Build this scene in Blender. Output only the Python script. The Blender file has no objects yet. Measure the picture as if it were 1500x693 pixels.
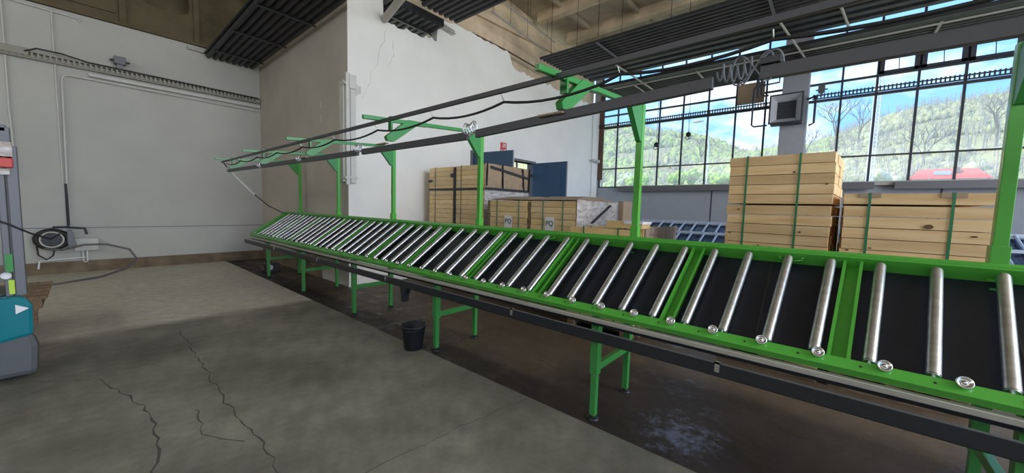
import bpy, math, random
import numpy as np
from mathutils import Vector, Matrix, noise as mn
random.seed(7)
C = bpy.context.scene.collection
SC = bpy.context.scene
# ------------------------------------------------------------------ camera
yaw, pit, rol = 0.86116, 0.07747, 0.02687
fw = Vector((math.cos(yaw)*math.cos(pit), -math.sin(yaw)*math.cos(pit), -math.sin(pit)))
rt = fw.cross(Vector((0, 0, 1))).normalized(); up = rt.cross(fw)
c_, s_ = math.cos(rol), math.sin(rol)
rt, up = c_*rt+s_*up, -s_*rt+c_*up
cam = bpy.data.cameras.new('camera'); cam.sensor_width = 36; cam.lens = 541.17/1500*36
cam.clip_start = .05; cam.clip_end = 1000
co = bpy.data.objects.new('camera', cam); C.objects.link(co)
m = Matrix.Identity(4)
for i in range(3):
    m[i][0] = rt[i]; m[i][1] = up[i]; m[i][2] = -fw[i]
m[2][3] = 1.6
co.matrix_world = m; SC.camera = co
# ------------------------------------------------------------------ world, sun, exposure
SC.view_settings.view_transform = 'Standard'; SC.view_settings.look = 'None'
SC.view_settings.gamma = 1; SC.view_settings.exposure = 0.75
w = bpy.data.worlds.new('sky'); SC.world = w; w.use_nodes = True
nt = w.node_tree; nt.nodes.clear()
def N(nt, t, **k):
    n = nt.nodes.new(t)
    for a, b in k.items():
        if a.startswith('i_'): n.inputs[a[2:].replace('_', ' ')].default_value = b
        else: setattr(n, a, b)
    return n
tc = N(nt, 'ShaderNodeTexCoord'); mp = N(nt, 'ShaderNodeMapping'); mp.inputs['Scale'].default_value = (1, 1, 2.2)
no = N(nt, 'ShaderNodeTexNoise', i_Scale=3.1, i_Detail=7.0, i_Roughness=.55)
cr = N(nt, 'ShaderNodeValToRGB'); cr.color_ramp.elements[0].position = .48; cr.color_ramp.elements[1].position = .6
cr.color_ramp.elements[0].color = (.17, .47, .95, 1); cr.color_ramp.elements[1].color = (.93, .94, 1.0, 1)
bg = N(nt, 'ShaderNodeBackground'); bg.inputs['Strength'].default_value = 1.3
ow = N(nt, 'ShaderNodeOutputWorld')
L = nt.links.new
L(tc.outputs['Generated'], mp.inputs[0]); L(mp.outputs[0], no.inputs['Vector']); L(no.outputs['Fac'], cr.inputs[0])
L(cr.outputs[0], bg.inputs[0]); L(bg.outputs[0], ow.inputs[0])
sun = bpy.data.lights.new('sun', 'SUN'); sun.energy = 4.2; sun.angle = .01; sun.color = (1, .95, .86)
so = bpy.data.objects.new('sun', sun); C.objects.link(so)
so.rotation_euler = Vector((-.75, -.55, -.8)).to_track_quat('-Z', 'Y').to_euler()
# added fill lamps, unseen: behind the camera and along the near wall
for nm, loc, rot, sx, sy, P in (('hall_end_fill', (-8.0, -3.5, 3.4), (math.pi/2, 0, -math.pi/2), 18, 6.4, 1450), ('near_wall_fill', (1.5, 6.4, 4.6), (math.pi/2, 0, 0), 17, 2.6, 230)):
    al = bpy.data.lights.new(nm, 'AREA'); al.shape = 'RECTANGLE'; al.size = sx; al.size_y = sy; al.energy = P
    ao = bpy.data.objects.new(nm, al); C.objects.link(ao); ao.location = loc; ao.rotation_euler = rot
    d = Vector((1, 0, -.05)) if loc[0] < -5 else Vector((0, -1, -.25)); ao.rotation_euler = d.to_track_quat('-Z', 'Z').to_euler()
# ------------------------------------------------------------------ materials
def mat(name, col, rough=.6, metal=0, var=0, scale=4, bump=0, bscale=30, stretch=(1, 1, 1), rnd=0, col2=None, spec=.5, lo=.35, hi=.65, coat=0):
    m = bpy.data.materials.new(name); m.use_nodes = True; nt = m.node_tree; L = nt.links.new
    b = nt.nodes['Principled BSDF']; b.inputs['Roughness'].default_value = rough; b.inputs['Metallic'].default_value = metal
    b.inputs['Specular IOR Level'].default_value = spec; b.inputs['Coat Weight'].default_value = coat
    c = (*col, 1)
    b.inputs['Base Color'].default_value = c
    tc = N(nt, 'ShaderNodeTexCoord'); mp = N(nt, 'ShaderNodeMapping'); mp.inputs['Scale'].default_value = stretch
    L(tc.outputs['Object'], mp.inputs[0]); src = None
    if var or col2:
        no = N(nt, 'ShaderNodeTexNoise', i_Scale=scale, i_Detail=6.0, i_Roughness=.6); L(mp.outputs[0], no.inputs['Vector'])
        r = N(nt, 'ShaderNodeValToRGB'); r.color_ramp.elements[0].position = lo; r.color_ramp.elements[1].position = hi
        a = col2 if col2 else tuple(x*(1-var) for x in col)
        r.color_ramp.elements[0].color = (*a, 1); r.color_ramp.elements[1].color = c
        L(no.outputs['Fac'], r.inputs[0]); src = r.outputs[0]
        if rnd:
            oi = N(nt, 'ShaderNodeObjectInfo'); ad = N(nt, 'ShaderNodeVectorMath', operation='SCALE'); ad.inputs['Scale'].default_value = 40
            cb = N(nt, 'ShaderNodeCombineXYZ'); L(oi.outputs['Random'], cb.inputs[0]); L(oi.outputs['Random'], cb.inputs[1])
            L(cb.outputs[0], ad.inputs[0]); L(ad.outputs[0], mp.inputs['Location'])
            hs = N(nt, 'ShaderNodeHueSaturation'); mr = N(nt, 'ShaderNodeMapRange'); mr.inputs['To Min'].default_value = 1-rnd; mr.inputs['To Max'].default_value = 1+rnd
            L(oi.outputs['Random'], mr.inputs[0]); L(mr.outputs[0], hs.inputs['Value']); L(src, hs.inputs['Color']); src = hs.outputs[0]
        L(src, b.inputs['Base Color'])
    if bump:
        n2 = N(nt, 'ShaderNodeTexNoise', i_Scale=bscale, i_Detail=5.0); L(mp.outputs[0], n2.inputs['Vector'])
        bm = N(nt, 'ShaderNodeBump'); bm.inputs['Strength'].default_value = bump; bm.inputs['Distance'].default_value = .02
        L(n2.outputs['Fac'], bm.inputs['Height']); L(bm.outputs[0], b.inputs['Normal'])
    return m
G = mat('green_paint', (.08, .38, .045), .28, coat=.2)
GD = mat('green_paint_shaded', (.045, .25, .055), .3)  # darker copy of the green, backlit shade put into the colour
STEEL = mat('roller_steel', (.74, .77, .80), .38, 1, var=.25, scale=3, stretch=(1, 6, 6), bump=.03, bscale=60)
ZINC = mat('zinc', (.7, .7, .7), .25, 1)
DECK = mat('black_plastic_deck', (.014, .016, .024), .38, spec=.3, var=.3, scale=3)
BLACK = mat('black_painted_steel', (.014, .016, .02), .42)
RUB = mat('black_rubber', (.015, .015, .015), .6)
STRIP = mat('pale_steel_strip', (.55, .52, .45), .4, .35, var=.15, scale=2)
RAIL = mat('grey_rail', (.062, .062, .068), .45, .2)
WHITE = mat('white_plaster', (.86, .84, .79), .9, var=.06, scale=1.2, bump=.12, bscale=9)
WL = mat('left_wall_plaster', (.53, .52, .475), .9, var=.1, scale=.8, bump=.06, bscale=8)
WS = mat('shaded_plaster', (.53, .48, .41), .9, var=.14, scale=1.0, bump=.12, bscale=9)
PAINTW = mat('white_painted_metal', (.62, .61, .57), .6, var=.1)
BEIGE = mat('old_concrete_beige', (.78, .62, .43), .95, var=.35, scale=1.4, bump=.25, bscale=10)
BROWNC = mat('brown_concrete', (.17, .135, .075), .95, var=.35, scale=1.2, bump=.2)
ROOF = mat('roof_deck', (.56, .47, .35), .95, var=.4, scale=1.1, bump=.2)
PLINTH = mat('brown_plinth', (.23, .17, .11), .9, var=.45, scale=3, bump=.2)
GREYW = mat('grey_blue_wall_panel', (.34, .37, .41), .7, var=.05)
FRAME = mat('dark_window_steel', (.035, .04, .055), .6)
RUST = mat('rusty_brown_steel', (.14, .08, .06), .8, var=.3)
COL = mat('grey_column', (.34, .35, .38), .85, var=.06)
PIPEG = mat('pale_grey_pipe', (.42, .40, .36), .5, .2)
PAN = mat('dark_radiant_panel', (.035, .035, .038), .5, .2, var=.5, scale=5)
TIM = mat('pine_board', (.78, .56, .30), .6, col2=(.62, .37, .16), scale=2.2, stretch=(.6, 7, 7), rnd=.13, bump=.05, lo=.3, hi=.62)
TIM2 = mat('pine_board_golden', (.76, .55, .26), .6, col2=(.66, .45, .18), scale=2.2, stretch=(.6, 7, 7), rnd=.1, bump=.05)
STRAP = mat('green_strap', (.02, .17, .07), .4)
STRAPB = mat('black_strap', (.02, .02, .025), .45)
KRAFT = mat('kraft_paper', (.42, .30, .19), .8, var=.25, scale=7, bump=.6, bscale=14)
CARD = mat('cardboard', (.36, .27, .18), .85, var=.1)
PAPER = mat('white_paper', (.75, .75, .74), .7)
INK = mat('dark_ink', (.03, .03, .035), .6)
DOORB = mat('blue_door_paint', (.02, .065, .135), .45, var=.12)
TEAL = mat('teal_hood', (.0, .17, .21), .25, coat=.4)
MGREY = mat('machine_grey', (.085, .09, .095), .5)
MFR = mat('machine_frame', (.14, .14, .15), .45, .3)
RED = mat('red_plastic', (.55, .05, .04), .4)
REDROOF = mat('red_roof_tiles', (.60, .10, .08), .8, var=.15, scale=2)
LIME = mat('lime_sticker', (.45, .65, .05), .5)
BROWNW = mat('weathered_wood', (.24, .16, .09), .85, var=.4, scale=5, stretch=(1, 6, 6), rnd=.15)
BARK = mat('bark', (.16, .13, .10), .9)
MAST = mat('galvanised_mast', (.6, .62, .65), .5, .3)
COILG = mat('grey_hose', (.20, .21, .23), .4)
BLUEG = mat('blue_grey_rack', (.42, .5, .62), .35, .5)
BLUED = mat('dark_blue_sheet', (.035, .06, .13), .25, var=.6, scale=9, stretch=(6, 1, 1))
CRACK = mat('crack_dirt', (.085, .076, .06), 1)
WCRACK = mat('plaster_crack', (.28, .27, .24), 1)
def leafmat(name, a, b, sc=.25):
    return mat(name, a, 1, col2=b, scale=sc*6, spec=.1, bump=.5, bscale=3)
HILLM = leafmat('hill_meadow', (.36, .38, .17), (.33, .28, .18), .05)
CAN = leafmat('spring_canopy', (.40, .50, .15), (.27, .29, .15), .09)
CANB = leafmat('half_bare_canopy', (.38, .40, .20), (.27, .26, .17), .09)
CAN3 = leafmat('pale_bush_leaves', (.46, .50, .26), (.40, .36, .26), .2)
CAN2 = leafmat('fresh_green_leaves', (.32, .47, .07), (.18, .3, .05))
CANW = leafmat('pale_blossom', (.62, .62, .50), (.35, .42, .2))
def glassmat():
    m = bpy.data.materials.new('hazy_glass'); m.use_nodes = True; nt = m.node_tree; L = nt.links.new; nt.nodes.clear()
    tr = N(nt, 'ShaderNodeBsdfTransparent'); tr.inputs[0].default_value = (.97, .98, .98, 1)
    gl = N(nt, 'ShaderNodeBsdfGlossy'); gl.inputs['Roughness'].default_value = .05
    tl = N(nt, 'ShaderNodeBsdfTranslucent'); tl.inputs[0].default_value = (.9, .92, .95, 1)  # translucent share adds washed-out glare haze over the view outside
    m1 = N(nt, 'ShaderNodeMixShader'); m2 = N(nt, 'ShaderNodeMixShader'); m1.inputs[0].default_value = .04; m2.inputs[0].default_value = .15
    o = N(nt, 'ShaderNodeOutputMaterial')
    L(tr.outputs[0], m1.inputs[1]); L(gl.outputs[0], m1.inputs[2]); L(m1.outputs[0], m2.inputs[1]); L(tl.outputs[0], m2.inputs[2]); L(m2.outputs[0], o.inputs[0])
    return m
GLASS = glassmat()
def wrapmat():
    m = bpy.data.materials.new('stretch_wrap'); m.use_nodes = True; nt = m.node_tree; L = nt.links.new; nt.nodes.clear()
    tc = N(nt, 'ShaderNodeTexCoord'); mp = N(nt, 'ShaderNodeMapping'); mp.inputs['Scale'].default_value = (2, 2, 12)
    no = N(nt, 'ShaderNodeTexNoise', i_Scale=2.5, i_Detail=6.0, i_Distortion=.8); r = N(nt, 'ShaderNodeValToRGB')
    r.color_ramp.elements[0].position = .48; r.color_ramp.elements[1].position = .72
    r.color_ramp.elements[0].color = (.04, .04, .04, 1); r.color_ramp.elements[1].color = (.28, .28, .28, 1)
    tr = N(nt, 'ShaderNodeBsdfTransparent'); pb = N(nt, 'ShaderNodeBsdfPrincipled'); pb.inputs['Base Color'].default_value = (.8, .8, .82, 1); pb.inputs['Roughness'].default_value = .2
    bm = N(nt, 'ShaderNodeBump'); bm.inputs['Strength'].default_value = .8
    mx = N(nt, 'ShaderNodeMixShader'); o = N(nt, 'ShaderNodeOutputMaterial')
    L(tc.outputs['Object'], mp.inputs[0]); L(mp.outputs[0], no.inputs['Vector']); L(no.outputs[0], r.inputs[0]); L(r.outputs[0], mx.inputs[0])
    L(no.outputs[0], bm.inputs['Height']); L(bm.outputs[0], pb.inputs['Normal'])
    L(tr.outputs[0], mx.inputs[1]); L(pb.outputs[0], mx.inputs[2]); L(mx.outputs[0], o.inputs[0])
    return m
WRAP = wrapmat()
WRAPW = mat('dense_stretch_wrap', (.66, .63, .62), .25, col2=(.40, .33, .28), scale=3.5, stretch=(2, 2, 7), bump=.9, bscale=6)
def floormat(name, kind):
    m = bpy.data.materials.new(name); m.use_nodes = True; nt = m.node_tree; L = nt.links.new
    b = nt.nodes['Principled BSDF']; b.inputs['Specular IOR Level'].default_value = .35
    tc = N(nt, 'ShaderNodeTexCoord')
    n1 = N(nt, 'ShaderNodeTexNoise', i_Scale=.9, i_Detail=8.0, i_Roughness=.62); n2 = N(nt, 'ShaderNodeTexNoise', i_Scale=7.0, i_Detail=8.0, i_Roughness=.7)
    L(tc.outputs['Object'], n1.inputs['Vector']); L(tc.outputs['Object'], n2.inputs['Vector'])
    def ramp(src, p0, p1, c0, c1):
        r = N(nt, 'ShaderNodeValToRGB'); r.color_ramp.elements[0].position = p0; r.color_ramp.elements[1].position = p1
        r.color_ramp.elements[0].color = (*c0, 1); r.color_ramp.elements[1].color = (*c1, 1); L(src, r.inputs[0]); return r.outputs[0]
    def mix(f, a, b_, bt='MIX'):
        x = N(nt, 'ShaderNodeMixRGB', blend_type=bt)
        if isinstance(f, float): x.inputs[0].default_value = f
        else: L(f, x.inputs[0])
        for i, s in ((1, a), (2, b_)):
            if isinstance(s, tuple): x.inputs[i].default_value = (*s, 1)
            else: L(s, x.inputs[i])
        return x.outputs[0]
    def pos(axis, k0, k1, amp=.5):
        sp = N(nt, 'ShaderNodeSeparateXYZ'); L(tc.outputs['Object'], sp.inputs[0])
        ma = N(nt, 'ShaderNodeMath', operation='MULTIPLY_ADD'); L(n1.outputs['Fac'], ma.inputs[0]); ma.inputs[1].default_value = amp; L(sp.outputs[axis], ma.inputs[2])
        mr = N(nt, 'ShaderNodeMapRange'); mr.inputs['From Min'].default_value = k0+amp/2; mr.inputs['From Max'].default_value = k1+amp/2; L(ma.outputs[0], mr.inputs[0]); return mr.outputs[0]
    grime = ramp(n2.outputs['Fac'], .3, .7, (.72, .72, .72), (1.1, 1.1, 1.1))
    if kind == 'main':
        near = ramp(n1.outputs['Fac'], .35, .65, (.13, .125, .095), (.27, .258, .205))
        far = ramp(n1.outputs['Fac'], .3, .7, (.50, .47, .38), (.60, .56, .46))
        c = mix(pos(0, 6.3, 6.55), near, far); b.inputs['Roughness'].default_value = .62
    else:
        wet = ramp(n1.outputs['Fac'], .35, .65, (.028, .022, .02), (.05, .04, .035))
        dry = ramp(n1.outputs['Fac'], .35, .65, (.085, .062, .045), (.13, .10, .07))
        sp = N(nt, 'ShaderNodeSeparateXYZ'); L(tc.outputs['Object'], sp.inputs[0])
        fx = pos(0, 1.6, 2.1, .6)
        yy = N(nt, 'ShaderNodeMath', operation='MULTIPLY'); yy.inputs[1].default_value = -1; L(sp.outputs[1], yy.inputs[0])
        mr = N(nt, 'ShaderNodeMapRange'); mr.inputs['From Min'].default_value = 2.68; mr.inputs['From Max'].default_value = 2.8; L(yy.outputs[0], mr.inputs[0])
        mu = N(nt, 'ShaderNodeMath', operation='MULTIPLY'); L(fx, mu.inputs[0]); L(mr.outputs[0], mu.inputs[1])
        mr2 = N(nt, 'ShaderNodeMapRange'); mr2.inputs['From Min'].default_value = 3.6; mr2.inputs['From Max'].default_value = 3.9; L(yy.outputs[0], mr2.inputs[0])
        mx = N(nt, 'ShaderNodeMath', operation='MAXIMUM'); L(mu.outputs[0], mx.inputs[0]); L(mr2.outputs[0], mx.inputs[1])
        c = mix(mx.outputs[0], wet, dry)
        n3 = N(nt, 'ShaderNodeTexNoise', i_Scale=4.0, i_Detail=9.0, i_Roughness=.75); L(tc.outputs['Object'], n3.inputs['Vector'])
        rr = ramp(n3.outputs['Fac'], .52, .66, (.62, .62, .62), (.2, .2, .2)); L(rr, b.inputs['Roughness'])
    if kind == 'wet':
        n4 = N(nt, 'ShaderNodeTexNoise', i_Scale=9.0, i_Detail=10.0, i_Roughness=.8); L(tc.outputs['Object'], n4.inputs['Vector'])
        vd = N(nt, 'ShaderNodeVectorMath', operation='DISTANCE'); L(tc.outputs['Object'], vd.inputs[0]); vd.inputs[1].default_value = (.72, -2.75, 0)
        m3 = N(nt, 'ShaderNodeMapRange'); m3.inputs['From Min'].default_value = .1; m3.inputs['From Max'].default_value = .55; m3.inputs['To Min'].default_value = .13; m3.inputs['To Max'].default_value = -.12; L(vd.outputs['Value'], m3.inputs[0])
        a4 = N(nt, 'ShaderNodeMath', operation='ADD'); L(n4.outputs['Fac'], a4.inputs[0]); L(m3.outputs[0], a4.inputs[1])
        c = mix(ramp(a4.outputs[0], .56, .68, (0, 0, 0), (.6, .6, .6)), c, (.22, .25, .36))  # bluish window reflection painted into the damp slab as pale patches
    c = mix(1.0, c, grime, 'MULTIPLY'); L(c, b.inputs['Base Color'])
    bm = N(nt, 'ShaderNodeBump'); bm.inputs['Strength'].default_value = .25; bm.inputs['Distance'].default_value = .01; L(n2.outputs['Fac'], bm.inputs['Height']); L(bm.outputs[0], b.inputs['Normal'])
    return m
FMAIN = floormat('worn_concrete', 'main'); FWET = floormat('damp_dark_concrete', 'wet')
# ------------------------------------------------------------------ mesh helpers
class MB:
    def __init__(s): s.v = []; s.f = []; s.s = []
    def add(s, v, f, sm=False):
        b = len(s.v); s.v += [tuple(p) for p in v]; s.f += [tuple(b+i for i in q) for q in f]; s.s += [sm]*len(f); return s
    def box(s, x0, x1, y0, y1, z0, z1):
        return s.add([(x, y, z) for x in (x0, x1) for y in (y0, y1) for z in (z0, z1)],
                     [(0, 1, 3, 2), (4, 6, 7, 5), (0, 4, 5, 1), (2, 3, 7, 6), (0, 2, 6, 4), (1, 5, 7, 3)])
    def bar(s, p, q, w, h, upv=(0, 0, 1)):
        p = Vector(p); q = Vector(q); d = (q-p).normalized(); u = Vector(upv); sd = d.cross(u)
        if sd.length < 1e-4: sd = d.cross(Vector((1, 0, 0)))
        sd.normalize(); u = sd.cross(d); sd *= w/2; u = u*(h/2)
        return s.add([a+i*sd+j*u for a in (p, q) for i in (-1, 1) for j in (-1, 1)],
                     [(0, 1, 3, 2), (4, 6, 7, 5), (0, 4, 5, 1), (2, 3, 7, 6), (0, 2, 6, 4), (1, 5, 7, 3)])
    def tube(s, pts, r, n=8, cap=True):
        pts = [Vector(p) for p in pts]; R = r if isinstance(r, (list, tuple)) else [r]*len(pts)
        V = []; F = []; prev = None
        for i, p in enumerate(pts):
            d = (pts[min(i+1, len(pts)-1)]-pts[max(i-1, 0)]).normalized()
            if prev is None: a = d.orthogonal().normalized()
            else:
                a = prev-d*prev.dot(d)
                a = a.normalized() if a.length > 1e-5 else d.orthogonal().normalized()
            prev = a; b = d.cross(a)
            V += [p+R[i]*(math.cos(t)*a+math.sin(t)*b) for t in (2*math.pi*k/n for k in range(n))]
        for i in range(len(pts)-1):
            F += [(i*n+k, i*n+(k+1) % n, (i+1)*n+(k+1) % n, (i+1)*n+k) for k in range(n)]
        s.add(V, F, True)
        if cap: s.add(V[:n], [tuple(range(n))[::-1]]); s.add(V[-n:], [tuple(range(n))])
        return s
    def lathe(s, prof, c=(0, 0, 0), axis=(0, 0, 1), n=20):   # prof: (r, h)
        ax = Vector(axis).normalized(); a = ax.orthogonal().normalized(); b = ax.cross(a); c = Vector(c)
        V = [c+ax*h+r*(math.cos(t)*a+math.sin(t)*b) for r, h in prof for t in (2*math.pi*k/n for k in range(n))]
        F = [(i*n+k, i*n+(k+1) % n, (i+1)*n+(k+1) % n, (i+1)*n+k) for i in range(len(prof)-1) for k in range(n)]
        return s.add(V, F, True)
    def prism(s, poly, ax, a0, a1):   # poly in the two other axes, cyclic order (y,z) for x; (x,z) for y; (x,y) for z
        def P(p, a): return (a, p[0], p[1]) if ax == 0 else (p[0], a, p[1]) if ax == 1 else (p[0], p[1], a)
        n = len(poly); V = [P(p, a0) for p in poly]+[P(p, a1) for p in poly]
        return s.add(V, [tuple(range(n)), tuple(range(n, 2*n))[::-1]]+[(i, (i+1) % n, n+(i+1) % n, n+i) for i in range(n)])
    def ico(s, c, r, sq=1, rag=.25):
        t = 1.618; V = [(-1, t, 0), (1, t, 0), (-1, -t, 0), (1, -t, 0), (0, -1, t), (0, 1, t), (0, -1, -t), (0, 1, -t), (t, 0, -1), (t, 0, 1), (-t, 0, -1), (-t, 0, 1)]
        F = [(0, 11, 5), (0, 5, 1), (0, 1, 7), (0, 7, 10), (0, 10, 11), (1, 5, 9), (5, 11, 4), (11, 10, 2), (10, 7, 6), (7, 1, 8), (3, 9, 4), (3, 4, 2), (3, 2, 6), (3, 6, 8), (3, 8, 9), (4, 9, 5), (2, 4, 11), (6, 2, 10), (8, 6, 7), (9, 8, 1)]
        k = r/1.9
        return s.add([(c[0]+v[0]*k*(1+random.uniform(-rag, rag)), c[1]+v[1]*k*(1+random.uniform(-rag, rag)), c[2]+v[2]*k*sq*(1+random.uniform(-rag, rag))) for v in V], F, True)
    def mesh(s, name, mt):
        me = bpy.data.meshes.new(name); me.from_pydata(s.v, [], s.f); me.polygons.foreach_set('use_smooth', s.s); me.materials.append(mt); me.validate(); me.update()
        import bmesh
        bm = bmesh.new(); bm.from_mesh(me); bmesh.ops.recalc_face_normals(bm, faces=bm.faces); bm.to_mesh(me); bm.free()
        return me
    def build(s, name, mt, parent=None, bevel=0, **tags):
        return link(name, s.mesh(name, mt), parent, (0, 0, 0), bevel, **tags)
def org(p):
    v = Vector((0, 0, 0))
    while p is not None: v += p.location; p = p.parent
    return v
def link(name, me, parent=None, loc=(0, 0, 0), bevel=0, **tags):
    o = bpy.data.objects.new(name, me); C.objects.link(o)
    if parent is not None: o.parent = parent
    o.location = Vector(loc)-org(parent)
    if bevel:
        b = o.modifiers.new('b', 'BEVEL'); b.width = bevel; b.segments = 2; b.limit_method = 'ANGLE'
    for k, v in tags.items(): o[k] = v
    return o
def thing(name, label, cat, loc=(0, 0, 0), group=None):
    o = bpy.data.objects.new(name, None); C.objects.link(o); o.location = loc; o['label'] = label; o['category'] = cat
    o.empty_display_size = .1
    if group: o['group'] = group
    return o
def struct(name, mb, mt, label, cat, parent=None, bevel=0):
    return mb.build(name, mt, parent, bevel, label=label, category=cat, kind='structure')
def B(*a): return MB().box(*a)
def copyo(o, parent, loc):
    c = o.copy(); C.objects.link(c); c.parent = parent; c.location = Vector(loc)-org(parent); return c
def text(s, size, mt, parent, origin, right, upv, name='lettering', ext=.001):
    cu = bpy.data.curves.new(name, 'FONT'); cu.body = s; cu.size = size; cu.align_x = 'CENTER'; cu.extrude = ext; cu.materials.append(mt)
    o = bpy.data.objects.new(name, cu); C.objects.link(o)
    r = Vector(right).normalized(); u = Vector(upv).normalized(); n = r.cross(u)
    M = Matrix.Identity(4)
    for i in range(3): M[i][0] = r[i]; M[i][1] = u[i]; M[i][2] = n[i]
    loc = Vector(origin)-org(parent)
    for i in range(3): M[i][3] = loc[i]
    o.parent = parent
    me = bpy.data.meshes.new_from_object(o); bpy.data.objects.remove(o); me.materials.clear(); me.materials.append(mt)
    o = bpy.data.objects.new(name, me); C.objects.link(o); o.parent = parent; o.matrix_local = M
    return o
# ================================================================== SETTING
XB, YS, XL, YW, ZR = 6.9, -3.28, 12.0, -13.0, 7.3
fl = struct('floor', B(-8, 12.2, -2.41, 6.7, -.2, 0), FMAIN, 'worn grey concrete floor, darker near and pale towards the far wall', 'floor')
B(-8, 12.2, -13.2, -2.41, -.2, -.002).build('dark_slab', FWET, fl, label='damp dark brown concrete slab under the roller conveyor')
def ribbon(pts, w, z, mt, name, parent, ax='z', jit=.02, **t):
    P = []
    for (a, b) in zip(pts[:-1], pts[1:]):
        n = max(2, int(math.dist(a, b)/.07))
        for k in range(n): P.append([a[i]+(b[i]-a[i])*k/n for i in range(2)])
    P.append(list(pts[-1])); mb = MB(); V = []
    for k, p in enumerate(P):
        q = P[min(k+1, len(P)-1)]; o = P[max(k-1, 0)]; dx, dy = q[0]-o[0], q[1]-o[1]; l = math.hypot(dx, dy) or 1
        j = random.uniform(-jit, jit); ww = w*random.uniform(.1, .5)/2
        for s in (-1, 1):
            a, b = p[0]-dy/l*(s*ww+j), p[1]+dx/l*(s*ww+j)
            V.append((a, b, z) if ax == 'z' else (z, a, b))
    mb.add(V, [(2*k, 2*k+1, 2*k+3, 2*k+2) for k in range(len(P)-1)])
    return mb.build(name, mt, parent, **t)
for i, (pts, w) in enumerate([([(6.0, -.72), (4.6, -.70), (3.53, -.68), (2.9, -.72), (2.38, -.70), (1.6, -.66)], .028),
                 ([(4.76, -.05), (3.83, -.26), (3.3, -.27), (2.91, -.21), (2.0, -.2)], .035),
                 ([(5.2, .5), (4.76, -.05)], .015), ([(3.6, -.5), (3.15, -.48), (2.85, -.64)], .022),
                 ([(1.83, -2.38), (1.95, -1.6), (2.0, -1.06), (2.05, -.6)], .014)]):
    ribbon(pts, w, .0012, CRACK, 'floor_crack', fl)
for pts, w in [([(6.2, -2.9), (5.2, -3.0), (3.7, -3.11), (2.79, -2.74), (2.07, -2.56), (1.77, -2.58), (1.72, -2.45)], .022), ([(1.77, -2.58), (1.5, -3.1), (1.3, -4)], .014), ([(1.5, -3.5), (0.2, -3.45), (-1.2, -3.3)], .015)]:
    ribbon(pts, w, -.0008, CRACK, 'floor_crack', fl)
struct('wall_left', B(XL, XL+.2, YS, 6.7, 0, 5.32), WL, 'far grey-white plastered wall behind the hose reel and white box', 'wall')
struct('wall_side', B(XB, XL, YS-.2, YS, 0, ZR), WS, 'shaded beige-grey plaster wall between far corner and projecting corner', 'wall')
wb = MB(); D0, D1, DH = -8.95, -6.42, 2.94
top = []
# wall top profile with broken holes for the heater strips
prof = [(YS-.2, 6.6), (-3.97, 6.6), (-4.0, 5.2)]
y = -4.1
while y > -5.3: prof.append((y, 5.14+(-4-y)*.09+random.uniform(-.04, .05))); y -= .07
prof += [(-5.32, 5.72)]
y = -5.45
while y > -7.75: prof.append((y, 5.78+random.uniform(-.035, .035))); y -= .12
prof += [(-7.85, 5.5)]
y = -8.0
while y > -12.8: prof.append((y, 5.42+random.uniform(-.05, .05))); y -= .1
prof += [(-12.95, 5.4)]
for (a, b), (a2, b2) in zip(prof[:-1], prof[1:]):
    z0 = 0
    if a2 < D1 and a > D0: z0 = DH
    wb.add([(x, yy, zz) for x in (XB, XB+.25) for yy, zz in ((a, z0), (a2, z0), (a2, b2), (a, b))], [(0, 1, 2, 3), (4, 7, 6, 5), (3, 2, 6, 7), (0, 4, 5, 1)])
wbo = struct('wall_back', wb, WHITE, 'white plaster wall with broken top edge and hairline cracks, blue doors in it', 'wall')
B(XB-.006, XB-.001, YS-.2, YS, 0, 6.6).build('corner_pier', WHITE, wbo)
for pts in ([(-4.05, 5.05), (-4.0, 4.75), (-3.9, 4.6), (-3.88, 4.3), (-3.75, 4.15), (-3.72, 3.95), (-3.55, 3.6)], [(-4.2, 4.9), (-4.22, 4.6), (-4.1, 4.35)]):
    ribbon(pts, .012, XB-.002, WCRACK, 'wall_crack', wbo, ax='x', jit=.015)
# window wall
ww = MB().box(-8, XB+.25, YW-.2, YW, 0, 2.45).box(-8, XB+.25, YW-.2, YW, 6.75, ZR).box(XB+.0, XB+.25, YW-.2, YW, 2.45, 6.75)
wwo = struct('wall_window', ww, GREYW, 'grey-blue lower wall under the long steel windows', 'wall')
for x in (5.2, 2.9, .5, -1.9, -4.3): B(x-.015, x+.015, YW, YW+.012, 0, 2.35).build('panel_joint', FRAME, wwo)
struct('trim_1', MB().box(-8, 5.9, YW, YW+.16, 2.40, 2.50), PIPEG, 'grey window sill ledge under the long windows', 'sill')
for k, (a, b, lb) in enumerate([(5.9, 1.4, 'dark sill channel beneath the windows behind the green posts'), (.5, -.75, 'short dark sill channel behind the tall timber bundle'), (-1.1, -7.5, 'dark sill channel right of the gap in the sill')]):
    B(b, a, YW+.16, YW+.3, 2.30, 2.47).build('sill_channel', MFR, label=lb, category='channel', kind='structure')
struct('wall_near', B(-8, 12.2, 6.5, 6.7, 0, ZR), WL, 'plain plastered wall behind the camera', 'wall')
# column
col = MB().box(.66, 1.22, -12.75, -12.35, 0, ZR)
struct('column', col, COL, 'square grey column in front of the windows behind the heater box', 'column', bevel=.015)
# ceiling
ce = struct('ceiling', B(-8, 13.4, -13.4, 6.7, ZR, ZR+.2), ROOF, 'dirty brown concrete roof deck with shallow ribs', 'ceiling')
for y in (-12.2, -10.6, -9.0, -7.4, -5.8, -4.2, -2.6, -1.0, .6):
    B(-8, XB, y-.12, y+.1, ZR-.28, ZR).build('ceiling_rib', BEIGE, ce)
for k in range(9):
    x = 6.1-k*1.55
    MB().bar((x, -13, ZR-.06), (x, 2, ZR-.06), .07, .12).build('cross_rib', ROOF, ce)
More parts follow.
